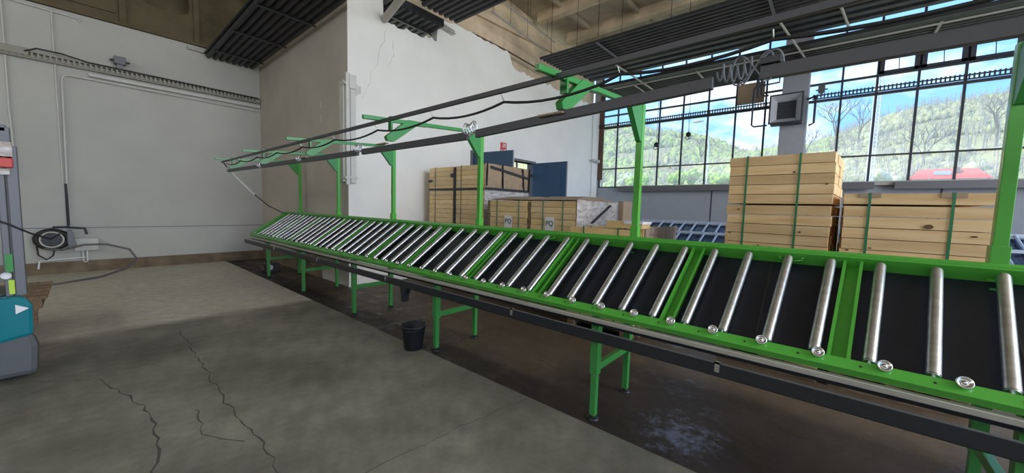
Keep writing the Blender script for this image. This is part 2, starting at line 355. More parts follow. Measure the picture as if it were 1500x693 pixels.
# girder over the white wall
gd = MB()
gp = [(-3.3, ZR), (-3.3, 5.6), (-12.9, 5.35), (-12.9, 6.9), (-11.2, 7.05), (-9.6, 7.05), (-8.9, 7.22), (-8.2, ZR)]
gd.prism(gp, 0, XB+.26, XB+.5)
go = struct('roof_girder', gd, BEIGE, 'stained beige concrete girder above the broken top of the white wall', 'girder')
MB().bar((XB+.22, -3.4, 6.35), (XB+.22, -12.6, 6.75), .1, .14).build('girder_flange', BEIGE, go)
# girder over the left wall with rounded openings
def rrect(y0, y1, z0, z1, r, n=6):
    P = []
    for cx, cy, a in ((y1-r, z1-r, 0), (y0+r, z1-r, 90), (y0+r, z0+r, 180), (y1-r, z0+r, 270)):
        for k in range(n+1):
            t = math.radians(a+90*k/n); P.append((cx+r*math.cos(t), cy+r*math.sin(t)))
    return P
lg = MB(); ops = []
lg.box(XL+.05, XL+.3, YS, 6.7, 5.3, 5.42)
lg.box(XL-.06, XL+.1, YS, 6.7, 5.33, 5.40)
lgo = struct('girder_left', lg, BROWNC, 'brown concrete girder with rounded openings above the far wall', 'girder')
def plate_with_hole(y0, y1, z0, z1, h):
    r = rrect(*h); mb = MB(); n = len(r)
    cyx, czx = (h[0]+h[1])/2, (h[2]+h[3])/2; out = []
    for (a, b) in r:
        dy, dz = a-cyx, b-czx
        t = min((y1-cyx)/dy if dy > 0 else (y0-cyx)/dy if dy < 0 else 1e9, (z1-czx)/dz if dz > 0 else (z0-czx)/dz if dz < 0 else 1e9)
        out.append((cyx+dy*t, czx+dz*t))
    for x in (XL+.1, XL+.3):
        mb.add([(x, *p) for p in r]+[(x, *p) for p in out], [(i, (i+1) % n, n+(i+1) % n, n+i) for i in range(n)])
    mb.add([(x, *p) for x in (XL+.1, XL+.3) for p in r], [(i, (i+1) % n, n+(i+1) % n, n+i) for i in range(n)])
    # corners of the rectangle
    for cy in (y0, y1):
        for cz in (z0, z1):
            q = sorted(out, key=lambda p: abs(p[0]-cy)*(1 if abs(p[1]-cz) > 1e-6 else 1)+abs(p[1]-cz))[:2]
            mb.add([(XL+.1, cy, cz)]+[(XL+.1, *p) for p in q], [(0, 1, 2)])
    return mb
for k, y in enumerate([-2.05, -.85 -0, 0.55, 1.95, 3.35, 4.75]):
    pass
for y0, y1, h in [(-3.28, -2.0, (-3.15, -2.13, 5.95, 7.1, .22)), (-2.0, -.75, (-1.9, -1.02, 5.98, 7.1, .22)), (-.75, .6, None), (.6, 2.0, (.8, 1.8, 5.95, 7.1, .22)), (2.0, 6.7, None)]:
    if h: plate_with_hole(y0, y1, 5.4, ZR, h).build('girder_web', BROWNC, lgo)
    else: B(XL+.1, XL+.3, y0, y1, 5.4, ZR).build('girder_web', BROWNC, lgo)
    B(XL+.02, XL+.1, y0-.05, y0+.05, 5.42, ZR).build('girder_stiffener', BROWNC, lgo)
B(XL+.06, XL+.1, -.65, .5, 5.58, 5.64).build('girder_stiffener', BROWNC, lgo)
B(XL+.9, XL+1.0, -4, 6.7, 5.3, ZR).build('girder_backing', BROWNC, lgo, label='dark recess wall behind the openings')
# ledge beam on the side wall under the black panel
bm_ = MB().bar((6.95, YS+.05, 5.3), (12, YS+.05, 5.26), .12, .10)
struct('trim_2', bm_, BEIGE, 'beige ledge beam along the top of the shaded side wall', 'trim')
struct('trim_3', MB().bar((XL-.05, YS, 5.22), (XL-.05, -1.8, 5.22), .08, .07), PIPEG, 'pale strip where the black ceiling panel meets the far wall', 'trim')
struct('baseboard_left', B(XL-.03, XL, YS, 3, 0, .235), PLINTH, 'stained brown plinth along the foot of the far wall', 'baseboard')
struct('baseboard_side', B(XB+1.2, XL-.03, YS, YS+.02, 0, .3), PLINTH, 'brown plinth along the foot of the shaded side wall', 'baseboard')
struct('trim_4', B(XL-.012, XL, YS, 1.5, .93, .945), MFR, 'thin dark groove line across the far wall above the plinth', 'trim')
# ------------------------------------------------------------------ windows
def window(name, xs, label):
    t = thing(name, label, 'window', (xs[0], YW-.08, 2.45)); t['kind'] = 'structure'
    zs = [2.47, 3.16, 4.68, 5.12, 5.58, 6.15, 6.72]
    for x in xs: B(x-.022, x+.022, YW-.1, YW-.04, 2.45, 6.75).build('mullion', FRAME, t)
    for z, h in zip(zs, (.05, .035, .06, .045, .05, .05, .05)): B(xs[-1], xs[0], YW-.11, YW-.03, z-h/2, z+h/2).build('transom', FRAME, t)
    for a, b in zip(xs[:-1], xs[1:]):
        for z0, z1 in zip(zs[:-1], zs[1:]):
            B(b+.02, a-.02, YW-.075, YW-.07, z0, z1).build('pane', GLASS, t)
    return t
w1 = window('window_1', [6.86, 6.2, 5.43, 4.68, 3.92, 3.17, 2.41, 1.66, 1.2], 'long steel window with many small panes between the white wall and the column')
w2 = window('window_2', [.7, .02, -.64, -1.345, -2.07, -2.82, -3.55, -4.3, -5.0, -5.75, -6.5, -7.3], 'long steel window with large panes beyond the column, behind the timber')
B(6.72, 6.9, YW-.02, YW+.02, 2.75, 5.9).build('jamb', RUST, w1)
for a, b in zip([-.64, -1.345, -2.07, -2.82][:-1], [-1.345, -2.07, -2.82]):   # opening top lights with thick frames
    MB().box(b+.02, b+.1, YW-.04, YW+.01, 5.14, 5.6).box(a-.1, a-.02, YW-.04, YW+.01, 5.14, 5.6).box(b+.02, a-.02, YW-.04, YW+.01, 5.14, 5.2).box(b+.02, a-.02, YW-.04, YW+.01, 5.54, 5.6).build('vent_sash', FRAME, w2)
    MB().tube([((a+b)/2, YW, 5.2), ((a+b)/2+.02, YW+.02, 5.5)], .008, 5).build('stay', FRAME, w2)
B(1.7, 2.38, YW-.03, YW-.02, 4.85, 5.45).build('cardboard_pane', CARD, w1, label='brown board filling one pane beside the heater box')
# doors
for nm, y, dx, lb, hd in (('door_1', D1-.03, .06, 'dark blue door leaf, partly hidden behind the tall wrapped bundles', 1), ('door_2', D0+.03, 0, 'dark blue door leaf standing open beside the doorway, fully in view', -1)):
    t = thing(nm, lb, 'door', (XB, y, 0)); t['kind'] = 'structure'
    y2 = y-(.15 if hd > 0 else .0)
    MB().bar((XB-.02, y, 1.48), (XB-1.2, y2, 1.48), .05, 2.92, (0, 0, 1)).build('leaf', DOORB, t, .004)
    for z, h in ((.75, .95), (2.2, 1.1)):
        for s in (-1, 1): MB().bar((XB-.2, y-.02+s*.03, z), (XB-1.02, y2-.0+s*.03, z), .012, h, (0, 0, 1)).build('door_panel', DOORB, t, .004)
    MB().bar((XB-1.08, y2+.05, 1.3), (XB-1.08, y2+.05, 1.75), .02, .02, (1, 0, 0)).build('handle', ZINC, t)
    MB().bar((XB-1.205, y2, .02), (XB-1.205, y2, 2.94), .012, .054, (1, 0, 0)).build('edge_strip', MAST, t)
fr = MB().box(XB-.04, XB+.25, D0-.06, D0, 0, DH+.06).box(XB-.04, XB+.25, D1, D1+.06, 0, DH+.06).box(XB-.04, XB+.25, D0, D1, DH, DH+.06)
fo = struct('door_frame', fr, MFR, 'dark grey steel frame around the double doorway in the white wall', 'door frame')
B(XB+.1, XB+.14, D0, D1, 2.55, 2.62).build('transom', MFR, fo)
for y in (-8.3, -7.7, -7.1): B(XB+.1, XB+.14, y-.02, y+.02, 2.6, DH).build('glazing_bar', MFR, fo)
# ================================================================== ROLLER CONVEYOR
LX = [-2.6, -.68, 1.28, 3.22, 5.12, 6.99, 8.86]
def ux(u):   # section number (0 at LX[1]) -> world X
    i = min(max(int(math.floor(u))+1, 0), len(LX)-2); return LX[i]+(LX[i+1]-LX[i])*(u+1-i)
XE, XN = 9.72, -2.2
T = Vector((0, -3.09, 1.335)); Bt = Vector((0, -2.415, .865))
ds = (Bt-T).normalized(); ns = Vector((0, -ds.z, ds.y)); ns = ns if ns.z > 0 else -ns
CV = thing('roller_conveyor', 'long sloping roller conveyor table with green steel frame, steel rollers and overhead gantry', 'conveyor', (3.5, -2.8, 0))
def at(X, s, n): p = T+ds*s+ns*n; return Vector((X, p.y, p.z))
SL = (Bt-T).length
def pl(name, X0, X1, s0, s1, n0, n1, mt, **k):
    V = [at(x, s, n) for x in (X0, X1) for s in (s0, s1) for n in (n0, n1)]
    return MB().add(V, [(0, 1, 3, 2), (4, 6, 7, 5), (0, 4, 5, 1), (2, 3, 7, 6), (0, 2, 6, 4), (1, 5, 7, 3)]).build(name, mt, CV, **k)
# rails
mb = MB()
for a, b, c, d in ((-.035, .012, -.075, .03), (.012, .016, -.075, .03)):
    V = [at(x, s, n) for x in (XN, XE) for s in (a, b) for n in (c, d)]
    mb.add(V, [(0, 1, 3, 2), (4, 6, 7, 5), (0, 4, 5, 1), (2, 3, 7, 6), (0, 2, 6, 4), (1, 5, 7, 3)])
mb.box(XN, XE, T.y-.055, T.y+.02, T.z+.012, T.z+.032)
mb.build('back_rail', G, CV)
pl('front_rail', XN, XE, SL-.045, SL+.02, -.035, .012, G, bevel=.003)
holes = MB()
for k in range(50):
    x = XN+.12+k*.24
    holes.lathe([(.006, 0), (.006, .002), (.0001, .002)], at(x, SL-.012, .012), ns, 6)
hb = holes.build('rail_holes', RUB, CV); hb['kind'] = 'stuff'
pl('end_plate', XE-.17, XE+.01, -.02, SL+.0, -.03, .02, G)
pl('end_plate', XN, XN+.1, -.02, SL, -.03, .02, G)
# rollers
rm = MB().tube([at(0, .035, 0), at(0, SL-.06, 0)], .0255, 18).tube([at(0, -.01, 0), at(0, SL-.02, 0)], .008, 6)
for e, o_ in ((.033, -1), (SL-.058, 1)): rm.tube([at(0, e, 0), at(0, e+.004*o_, 0)], .0235, 12)
rme = rm.mesh('roller', STEEL)
ROLLX = [-.694, -.466, -.245, -.023, .193, .418, .633, .843, 1.065, 1.279, 1.506, 1.70, 1.913, 2.147, 2.365, 2.571, 2.781, 3.006, 3.201, 3.432, 3.666]
ROLLX = [-.694-.225*k for k in range(6, 0, -1)]+ROLLX+[ux((k)/9) for k in range(21, 48)]
def skew(x): return float(np.interp(x, [-2, -.69, -.46, -.24, 0, .2, .45, 1.0, 1.4], [.11, .083, .072, .058, .044, .034, .026, .015, 0]))
def placed(name, me, x):
    o = link(name, me, CV, (x, T.y, 0)); o.rotation_euler[2] = math.atan2(-skew(x), Bt.y-T.y) if skew(x) else 0; return o
rme.transform(Matrix.Translation((0, -T.y, 0)))
for x in ROLLX:
    if XN+.15 < x < XE-.2: placed('roller', rme, x)
# U-shaped green cross channels, two per section
cm = MB()
for x0, x1, n0, n1 in ((-.034, .034, -.054, -.048), (-.034, -.030, -.054, .006), (.030, .034, -.054, .006), (-.045, -.030, .004, .008), (.030, .045, .004, .008)):
    V = [at(x, s, n) for x in (x0, x1) for s in (.014, SL-.04) for n in (n0, n1)]
    cm.add(V, [(0, 1, 3, 2), (4, 6, 7, 5), (0, 4, 5, 1), (2, 3, 7, 6), (0, 2, 6, 4), (1, 5, 7, 3)])
cme = cm.mesh('cross_channel', G); cme.transform(Matrix.Translation((0, -T.y, 0)))
deckx = [XN]
for k in range(-1, 6):
    for u in (2.5/9, 6.5/9):
        x = ux(k+u)+(.0 if k+u > 2 else .01)
        if XN+.2 < x < XE-.3:
            placed('cross_channel', cme, x); deckx.append(x)
deckx.append(XE-.05)
for a, b in zip(deckx[:-1], deckx[1:]): pl('deck_panel', a+.0, b-.004, .01, SL-.03, -.066, -.060, DECK)
# deck supports glimpsed between rollers
for a, b in zip(deckx[:-1], deckx[1:]):
    xm = a+(b-a)*.47
    pl('deck_seam', xm-.006, xm+.006, .015, SL-.035, -.060, -.057, BLACK)
for k in range(6):
    x = ux(k+.44); br = MB()
    for s in (-.06, .06): br.lathe([(.007, 0), (.007, .006), (.0001, .008)], at(x+s, .03, .0), ns, 8)
    br.bar(at(x-.06, .03, -.01), at(x-.02, .045, -.01), .02, .006).bar(at(x+.06, .03, -.01), at(x+.02, .045, -.01), .02, .006).bar(at(x-.02, .045, -.01), at(x+.02, .045, -.01), .02, .006)
    br.build('bracket', G, CV)
# ball wheels on the front rail
bw = MB().lathe([(.0001, .020), (.007, .020), (.009, .012), (.015, .013), (.0225, .021), (.0255, .021), (.0275, .014), (.024, .006), (.012, .004), (.009, -.012), (.0001, -.012)], (0, 0, .006), (0, .88, .48), 18)
bwm = bw.mesh('guide_wheel', ZINC)
for k in range(-6, 43):
    x = -.482+.2425*k-.0006*max(k, 0)**1.0
    if XN+.1 < x < XE-.1: link('guide_wheel', bwm, CV, at(x, SL-.035, .014))
# strip and trough under the front rail
MB().box(XN, XE+.05, -2.425, -2.385, .788, .818).build('edge_strip', STRIP, CV, .003)
MB().box(XN, XE, -2.455, -2.41, .762, .79).build('under_rail', BLACK, CV)
tr = MB()
for x0, x1 in ((XN-.3, -.001), (0, 1.93), (1.932, 3.87), (3.872, 5.8), (5.802, 7.7), (7.702, 9.6)):
    MB().prism([(-2.39, .685), (-2.29, .685), (-2.27, .697), (-2.27, .765), (-2.285, .765), (-2.295, .70), (-2.382, .70), (-2.388, .71), (-2.40, .71)], 0, x0, x1).build('trough', BLACK, CV); MB().tube([(x0, -2.277, .767), (x1, -2.277, .767)], .006, 6).build('trough_highlight', MGREY, CV)  # thin lighter bar stands in for the highlight along the trough edge
for x in (.42, 1.93, 3.87, 5.8, 7.7):
    MB().box(x-.012, x+.012, -2.27, -2.263, .72, .775).box(x-.012, x+.012, -2.29, -2.263, .766, .775).build('trough_clip', ZINC, CV)
MB().box(-.4, 9.6, -2.345, -2.32, .70, .72).build('cable_in_trough', RUB, CV)
MB().prism([(3.48, .688), (3.62, .688), (3.60, .60), (3.595, .52), (3.54, .52), (3.53, .6)], 1, -2.36, -2.30).build('spout', BLACK, CV)
# legs
lm = MB().box(-.03, .03, -.03, .03, .36, .86).box(-.022, .022, -.022, .022, .03, .37)
for z in (.40, .35): lm.lathe([(.007, 0), (.007, .008), (.0001, .01)], (0, .03 if z > .37 else .022, z), (0, 1, 0), 8)
lme = lm.mesh('leg', GD)
lm2 = MB().box(-.03, .03, -.03, .03, .36, 1.25).box(-.022, .022, -.022, .022, .03, .37); lme2 = lm2.mesh('leg', GD)
fm = MB().lathe([(.0001, 0), (.048, 0), (.05, .008), (.035, .018), (.014, .026), (.010, .05)], (0, 0, 0), (0, 0, 1), 16).mesh('foot', BLACK)
for X in LX[1:]:
    for y, me in ((-2.505, lme), (-3.09, lme2)):
        l = link('leg', me, CV, (X, y, 0)); link('foot', fm, l, (X, y, -.002 if y < -2.41 else 0))
    MB().bar((X, -2.53, .405), (X, -3.06, .405), .04, .055).build('crossbar', GD, CV, .003)
    # post, arm, gusset, hanger bracket
    MB().box(X-.027, X+.027, -3.16, -3.11, 1.28, 2.50).build('post', G, CV, .003)
    MB().box(X-.034, X+.034, -3.168, -3.10, 1.28, 1.47).build('post_sleeve', G, CV, .003)
    MB().bar((X, -3.16, 2.48), (X, -1.665, 2.375), .035, .036).build('arm', GD, CV, .003)
    MB().prism([(-3.12, 2.46), (-2.86, 2.455), (-3.085, 2.19), (-3.12, 2.19)], 0, X-.022, X+.022).build('gusset', GD, CV)
    MB().prism([(-2.36, 2.405), (-2.22, 2.39), (-1.97, 2.20), (-1.90, 2.20), (-1.885, 2.235), (-1.90, 2.25), (-2.12, 2.43), (-2.33, 2.44)], 0, X-.024, X+.024).build('hanger', GD, CV)
    MB().box(X-.025, X+.025, -1.95, -1.93, 2.30, 2.43).build('clamp_plate', GD, CV)
    MB().box(X-.04, X+.14, -1.90, -1.862, 2.166, 2.176).build('splice_plate', CARD, CV)
# overhead rails
segs = [(9.0, 2.185, 7.0, 2.17), (6.92, 2.165, 5.35, 2.155), (5.27, 2.15, 3.78, 2.14), (3.68, 2.14, 2.09, 2.135), (2.0, 2.14, .45, 2.20), (.27, 2.205, -2.2, 2.20)]
for a, za, b, zb in segs:
    MB().bar((a, -1.9, za-.01), (b, -1.9, zb-.01), .03, .056).build('lower_rail', RAIL, CV, .003)
MB().bar((9.15, -1.83, 2.345), (1.3, -1.83, 2.365), .022, .032).build('upper_rail', RAIL, CV, .002)
MB().bar((1.3, -1.83, 2.365), (-2.3, -1.83, 2.40), .022, .032).build('upper_rail', RAIL, CV, .002)
for x in (8.9, 7.96, 7.02, 6.1, 5.15, 4.22, 3.31, 2.46, 1.70, .886, .228, -.6, -1.5):
    MB().tube([(x, -1.83, 2.34), (x, -1.86, 2.31)], .0035, 5).build('cable_hook', ZINC, CV)
MB().box(.20, .27, -1.93, -1.87, 2.225, 2.25).build('end_clamp', BLACK, CV)
# cables and coils
pts = []; hk = [8.9, 7.96, 7.02, 6.1, 5.15, 4.22, 3.31, 2.46, 1.70, .886, .228, -.6, -1.5, -2.3]
for a, b in zip(hk[:-1], hk[1:]):
    for q in range(8):
        f = q/8; sag = (.04 if a > 1.8 else .045 if a > .9 else .03)*4*f*(1-f); pts.append((a+(b-a)*f, -1.86, (2.30 if a > .9 else 2.31)-sag))
MB().tube(pts, .009, 6).build('power_cable', RUB, label='black power cable looped under the thin upper rail of the gantry', category='cable')
for X, lb, r in ((.36, 'largest cable coil, hanging in the rail gap near the heater box', .035), (2.05, 'clear plastic hose coil on the lower rail over the tall wrapped bundles', .04), (3.73, 'clear hose coil at the rail joint in front of the white corner', .035), (5.32, 'clear hose coil at the rail joint before the shaded side wall', .03), (6.96, 'farthest small hose coil on the lower gantry rail', .03)):
    pts = []; nturn = 5
    for k in range(nturn*14+1):
        t = k/14*2*math.pi; rr = r*(1+.25*math.sin(k*.37)); pts.append((X+(k/(nturn*14)-.5)*(.10 if X > 1 else .13), -1.88+rr*math.cos(t)*.7, 2.17+(.05 if X < 1 else .0)+rr*math.sin(t)))
    mbx = MB().tube(pts, .005 if X > 1 else .0045, 6)
    if X < 1:
        p2 = [(X-.07-.1*math.cos(t)*(1-.05*t), -1.89, 2.22+.06*math.sin(2*t)) for t in np.linspace(0, 9, 60)]
        mbx.tube(p2, .004, 5)
    mbx.build('hose_coil', COILG if X < 1 else ZINC, label=lb, category='hose coil', group='coils at the gaps of the lower gantry rail')
MB().tube([(9.12, -1.85, 2.34), (9.3, -1.98, 2.2), (9.55, -2.35, 1.85), (9.65, -2.75, 1.5), (9.66, -3.06, 1.33)], .011, 6).build('drop_cable', RUB, label='dark cable dropping from the gantry end to the conveyor end', category='cable')
MB().tube([(9.22, -1.93, 2.27), (9.36, -2.08, 2.1), (9.5, -2.28, 1.92), (9.585, -2.47, 1.74)], .02, 8).build('cable_sleeve', PAPER, label='white tubular sleeve around the cable at the gantry end', category='sleeve')
# bucket
bk = thing('bucket', 'black plastic bucket standing on the floor beside a green leg', 'bucket', (3.44, -2.36, 0))
MB().lathe([(.0001, .004), (.098, .004), (.135, .26), (.148, .262), (.15, .272), (.143, .275), (.13, .268), (.094, .015), (.0001, .015)], (3.44, -2.36, 0), (0, 0, 1), 28).build('body', mat('bucket_plastic', (.02, .022, .03), .4), bk)
MB().tube([(3.44+.148*math.cos(t), -2.36+.148*math.sin(t), .262-.03*abs(math.sin(t*1.0))) for t in np.linspace(0, math.pi, 16)], .004, 5).build('handle', BLACK, bk)
# small motor box under the far end
t = thing('motor_box', 'small dark motor box on the floor under the far end of the conveyor', 'motor', (9.6, -2.75, 0))
MB().box(9.5, 9.75, -2.9, -2.62, .0, .2).build('housing', BLACK, t, .01); MB().tube([(9.5, -2.7, .12), (9.44, -2.7, .12)], .06, 12).build('cap', ZINC, t)
MB().box(9.52, 9.7, -2.61, -2.6, .05, .15).build('cover_plate', RUST, t)
# ================================================================== TIMBER
def bundle(name, label, X0, X1, Y0, depth, z0, z1, n, nd, mt, strapx, strapm, rot=0, gap=None, group='strapped bundles of boards behind the conveyor', skirt=True, pallet=True):
    t = thing(name, label, 'timber bundle', ((X0+X1)/2, Y0, 0), group)
    h = (z1-z0)/n; d = depth/nd; W = X1-X0
    me = None
    for k in range(n):
        for j in range(nd):
            if me is None:
                me = MB().box(-W/2, W/2, -d/2+.0015, d/2-.0015, -h/2+.0028, h/2-.0028).mesh('board', mt)
            zz = z0+h*(k+.5)+(.012 if gap and k >= gap else 0)
            o = link('board', me, t, ((X0+X1)/2+random.uniform(-.006, .006), Y0-d*(j+.5)+(random.uniform(-.003, .003)), zz))
    zt = z1+.014
    for sx in strapx:
        s = MB().box(sx-.009, sx+.009, Y0+.004, Y0+.007, z0, zt).box(sx-.009, sx+.009, Y0-depth, Y0+.007, zt, zt+.003).box(sx-.009, sx+.009, Y0-depth-.006, Y0-depth-.003, z0, zt)
        s.build('strap', strapm, t)
    if pallet:
        for sx in (X0+.06, (X0+X1)/2, X1-.06): B(sx-.05, sx+.05, Y0-depth, Y0, .02, z0-.001).build('bearer', BROWNW, t)
        for sy in (Y0-.06, Y0-depth/2, Y0-depth+.06): B(X0, X1, sy-.05, sy+.05, -.002, .02).build('runner', BROWNW, t)
    if rot: t.rotation_euler[2] = math.radians(rot)
    return t
r1 = bundle('timber_bundle', 'tallest strapped stack of pale pine boards, standing before the window column', .0, .86, -4.55, 1.1, .14, 2.185, 21, 4, TIM, (.70, .26), STRAP, rot=-4.0, gap=16)
r2 = bundle('timber_bundle', 'lower wide stack of pine boards beside the green post, with a big dark knot', -.95, -.085, -4.55, 1.0, .14, 1.80, 17, 3, TIM, (-.25, -.735), STRAP, gap=16)
for sx in (-.25, -.735): B(sx-.07, sx+.07, -4.553, -4.545, 1.775, 1.815).build('corner_guard', CARD, r2)
KN = mat('knot_wood', (.16, .08, .035), .7, var=.5, scale=30)
for X, Z, a, b_ in ((-.615, 1.535, .028, .02), (-.86, 1.47, .02, .007), (-.13, 1.3, .014, .008), (-.28, 1.33, .012, .006)):
    MB().lathe([(.0001, .0012), (1, .0012), (1.0, 0)], (0, 0, 0), (0, 1, 0), 14)
    k = MB(); V = [(X+a*math.cos(t), -4.5435, Z+b_*math.sin(t)) for t in np.linspace(0, 2*math.pi, 13)[:-1]]
    k.add(V, [tuple(range(12))]); k.build('knot', KN, r2)
for X, Z in ((.55, 1.28), (.82, 1.4), (.22, 1.44), (.75, 1.65), (.3, 2.02), (.05, 1.9)):
    k = MB(); V = [((X-.43)+.012*math.cos(t), .0065, Z+.009*math.sin(t)) for t in np.linspace(0, 2*math.pi, 13)[:-1]]
    k.add(V, [tuple(range(12))]); o = link('knot', k.mesh('knot', KN), r1); o.location = (0, 0, 0)
# pull the wrapped bundles
def shell(name, mt, parent, x0, x1, y0, y1, z0, z1, nx=10, nz=10, amp=.008, faces='fs', **k):
    mb = MB()
    def grid(fn, a, b):
        V = [fn(i/a, j/b) for i in range(a+1) for j in range(b+1)]
        mb.add(V, [(i*(b+1)+j, i*(b+1)+j+1, (i+1)*(b+1)+j+1, (i+1)*(b+1)+j) for i in range(a) for j in range(b)], True)
    nz_ = lambda p: amp*mn.noise(Vector(p)*9)
    if 'f' in faces: grid(lambda u, v: (x0+(x1-x0)*u, y0+amp+nz_((x0+(x1-x0)*u, 0, z0+(z1-z0)*v)), z0+(z1-z0)*v), nx*2, nz*2)
    if 's' in faces: grid(lambda u, v: (x0-amp-nz_((0, y0+(y1-y0)*u, z0+(z1-z0)*v)), y0+(y1-y0)*u, z0+(z1-z0)*v), nx*2, nz*2)
    if 't' in faces: grid(lambda u, v: (x0+(x1-x0)*u, y0+(y1-y0)*v, z1+amp), nx, nx)
    return mb.build(name, mt, parent, **k)
l1a = bundle('timber_bundle', 'tall golden board stack against the white wall, farther of the pair under the blue door', 5.80, 6.62, -4.93, 1.25, .14, 2.39, 24, 1, TIM2, (6.42,), STRAPB, gap=19, group='wrapped golden board stacks')
l1b = bundle('timber_bundle', 'tall golden board stack with kraft paper side, crossed by a green post', 4.95, 5.76, -4.93, 1.33, .14, 2.39, 24, 1, TIM2, (5.60,), STRAPB, gap=19, group='wrapped golden board stacks')
for t, a, b in ((l1a, 5.80, 6.62), (l1b, 4.95, 5.76)):
    shell('wrap', WRAP, t, a, b, -4.925, -6.2, .2, 2.40, faces='f')
    B(a, b, -4.915, -4.91, 1.925, 1.965).build('tape', STRAPB, t)
B(5.75, 5.81, -5.3, -4.905, .2, 2.38).build('dark_board', RUB, l1a)
B(5.80, 5.90, -4.91, -4.905, 2.18, 2.26).build('tape', STRAPB, l1a)
B(6.5, 6.63, -4.91, -4.905, 2.10, 2.15).build('tape', STRAPB, l1a)
shell('kraft_wrap', KRAFT, l1b, 4.95, 5.76, -4.925, -6.26, 1.97, 2.42, amp=.02, faces='s')
shell('lower_wrap', WRAPW, l1b, 4.95, 5.76, -4.925, -6.26, .2, 1.93, amp=.012, faces='s')
for p, q in (((4.91, -4.95, 2.0), (4.91, -4.96, 2.42)), ((4.91, -5.4, 1.97), (4.91, -5.38, 2.42)), ((4.90, -5.05, 2.36), (4.90, -6.2, 2.22)), ((4.91, -4.93, 1.95), (4.91, -6.26, 1.95)), ((4.91, -6.05, 1.95), (4.91, -6.0, 2.4)), ((4.90, -6.2, 1.95), (4.90, -6.22, 2.42))):
    MB().bar(p, q, .012, .045, (1, 0, 0) if abs(p[2]-q[2]) > .3 else (0, 0, 1)).build('tape', STRAPB, l1b)
def label_sheet(parent, xc, z0, z1, y):
    s = B(xc-.085, xc+.085, y, y+.003, z0, z1).build('label_sheet', PAPER, parent)
    text('PQ', .11, INK, s, (xc, y+.005, z1-.13), (-1, 0, 0), (0, 0, 1))
    for dz, w_ in ((.2, .07), (.33, .09)):
        B(xc-w_/2, xc+w_/2, y+.003, y+.005, z1-dz-.018, z1-dz).build('printed_line', MFR, s)
l2 = bundle('timber_bundle', 'medium wrapped board stack with PQ sheet, beside the tall kraft-sided stack', 3.66, 4.46, -4.6, 1.2, .14, 1.72, 17, 1, TIM2, (4.30, 3.82), STRAP, group='wrapped golden board stacks')
l3 = bundle('timber_bundle', 'medium wrapped board stack with PQ sheet and white plastic-wrapped side', 2.76, 3.57, -4.6, 1.22, .14, 1.72, 17, 1, TIM2, (3.34, 2.98), STRAP, group='wrapped golden board stacks')
for t, a, b, lx in ((l2, 3.66, 4.46, 4.03), (l3, 2.76, 3.57, 3.20)):
    shell('wrap', WRAP, t, a, b, -4.595, -5.8, .2, 1.73, faces='f')
    label_sheet(t, lx, 1.02, 1.475, -4.585)
    c = MB(); z0, z1 = 1.735, 1.80; V = [(a-.02, -4.58, z0), (b+.02, -4.58, z0), (b+.02, -5.82, z0), (a-.02, -5.82, z0), (a+.1, -5.0, z1), (b-.1, -5.0, z1), (b-.1, -5.5, z1), (a+.1, -5.5, z1)]
    c.add(V, [(0, 1, 5, 4), (1, 2, 6, 5), (2, 3, 7, 6), (3, 0, 4, 7), (4, 5, 6, 7)]); c.build('cardboard_cap', CARD, t)
B(3.575, 3.655, -5.6, -4.62, .14, 1.7).build('edge_board', BROWNW, label='brown board standing between the two stacks with PQ sheets', category='board')
B(4.47, 4.54, -5.6, -4.62, .14, 1.72).build('edge_board', BROWNW, label='brown board between the kraft-sided stack and the first PQ stack', category='board')
shell('side_wrap', WRAPW, l3, 2.76, 3.57, -4.595, -5.9, .2, 1.74, amp=.016, faces='s')
MB().bar((2.72, -5.0, 1.40), (2.72, -5.6, 1.68), .01, .05, (1, 0, 0)).build('tape', STRAPB, l3)
B(2.66, 2.74, -6.3, -5.95, .0, 1.76).build('sheet_board', CARD, label='brown sheet standing upright behind the plastic-wrapped stack', category='board')
l4 = bundle('timber_bundle', 'low golden board stack with a carton on top, in front of the wrapped stacks', 1.78, 2.66, -4.3, .2, .14, 1.37, 13, 1, TIM2, (2.45, 1.97), STRAP, group='wrapped golden board stacks')
c4 = bundle('timber_bundle', 'low wrapped block of board ends beside the carton, behind a green post', 1.74, 2.6, -4.53, 1.25, .14, 1.37, 13, 1, TIM2, (), STRAP, group='wrapped golden board stacks')
ends = MB().box(-.012, 0, -.07, .07, -.045, .045).mesh('board_end', CARD)
for j in range(8):
    for k in range(6): link('board_end', ends, c4, (1.735+random.uniform(-.004, .004), -4.62-j*.15, .88+k*.094))
shell('wrap', WRAP, c4, 1.715, 2.6, -4.45, -5.8, .3, 1.385, faces='s')
ct = thing('carton', 'small flat wooden box lying on the low golden board stack', 'box', (1.95, -4.5, 1.387))
B(1.70, 2.16, -4.62, -4.36, 1.387, 1.47).build('box_body', TIM2, ct, .003); B(1.69, 1.93, -4.63, -4.35, 1.44, 1.474).build('lid', PAPER, ct, .003)
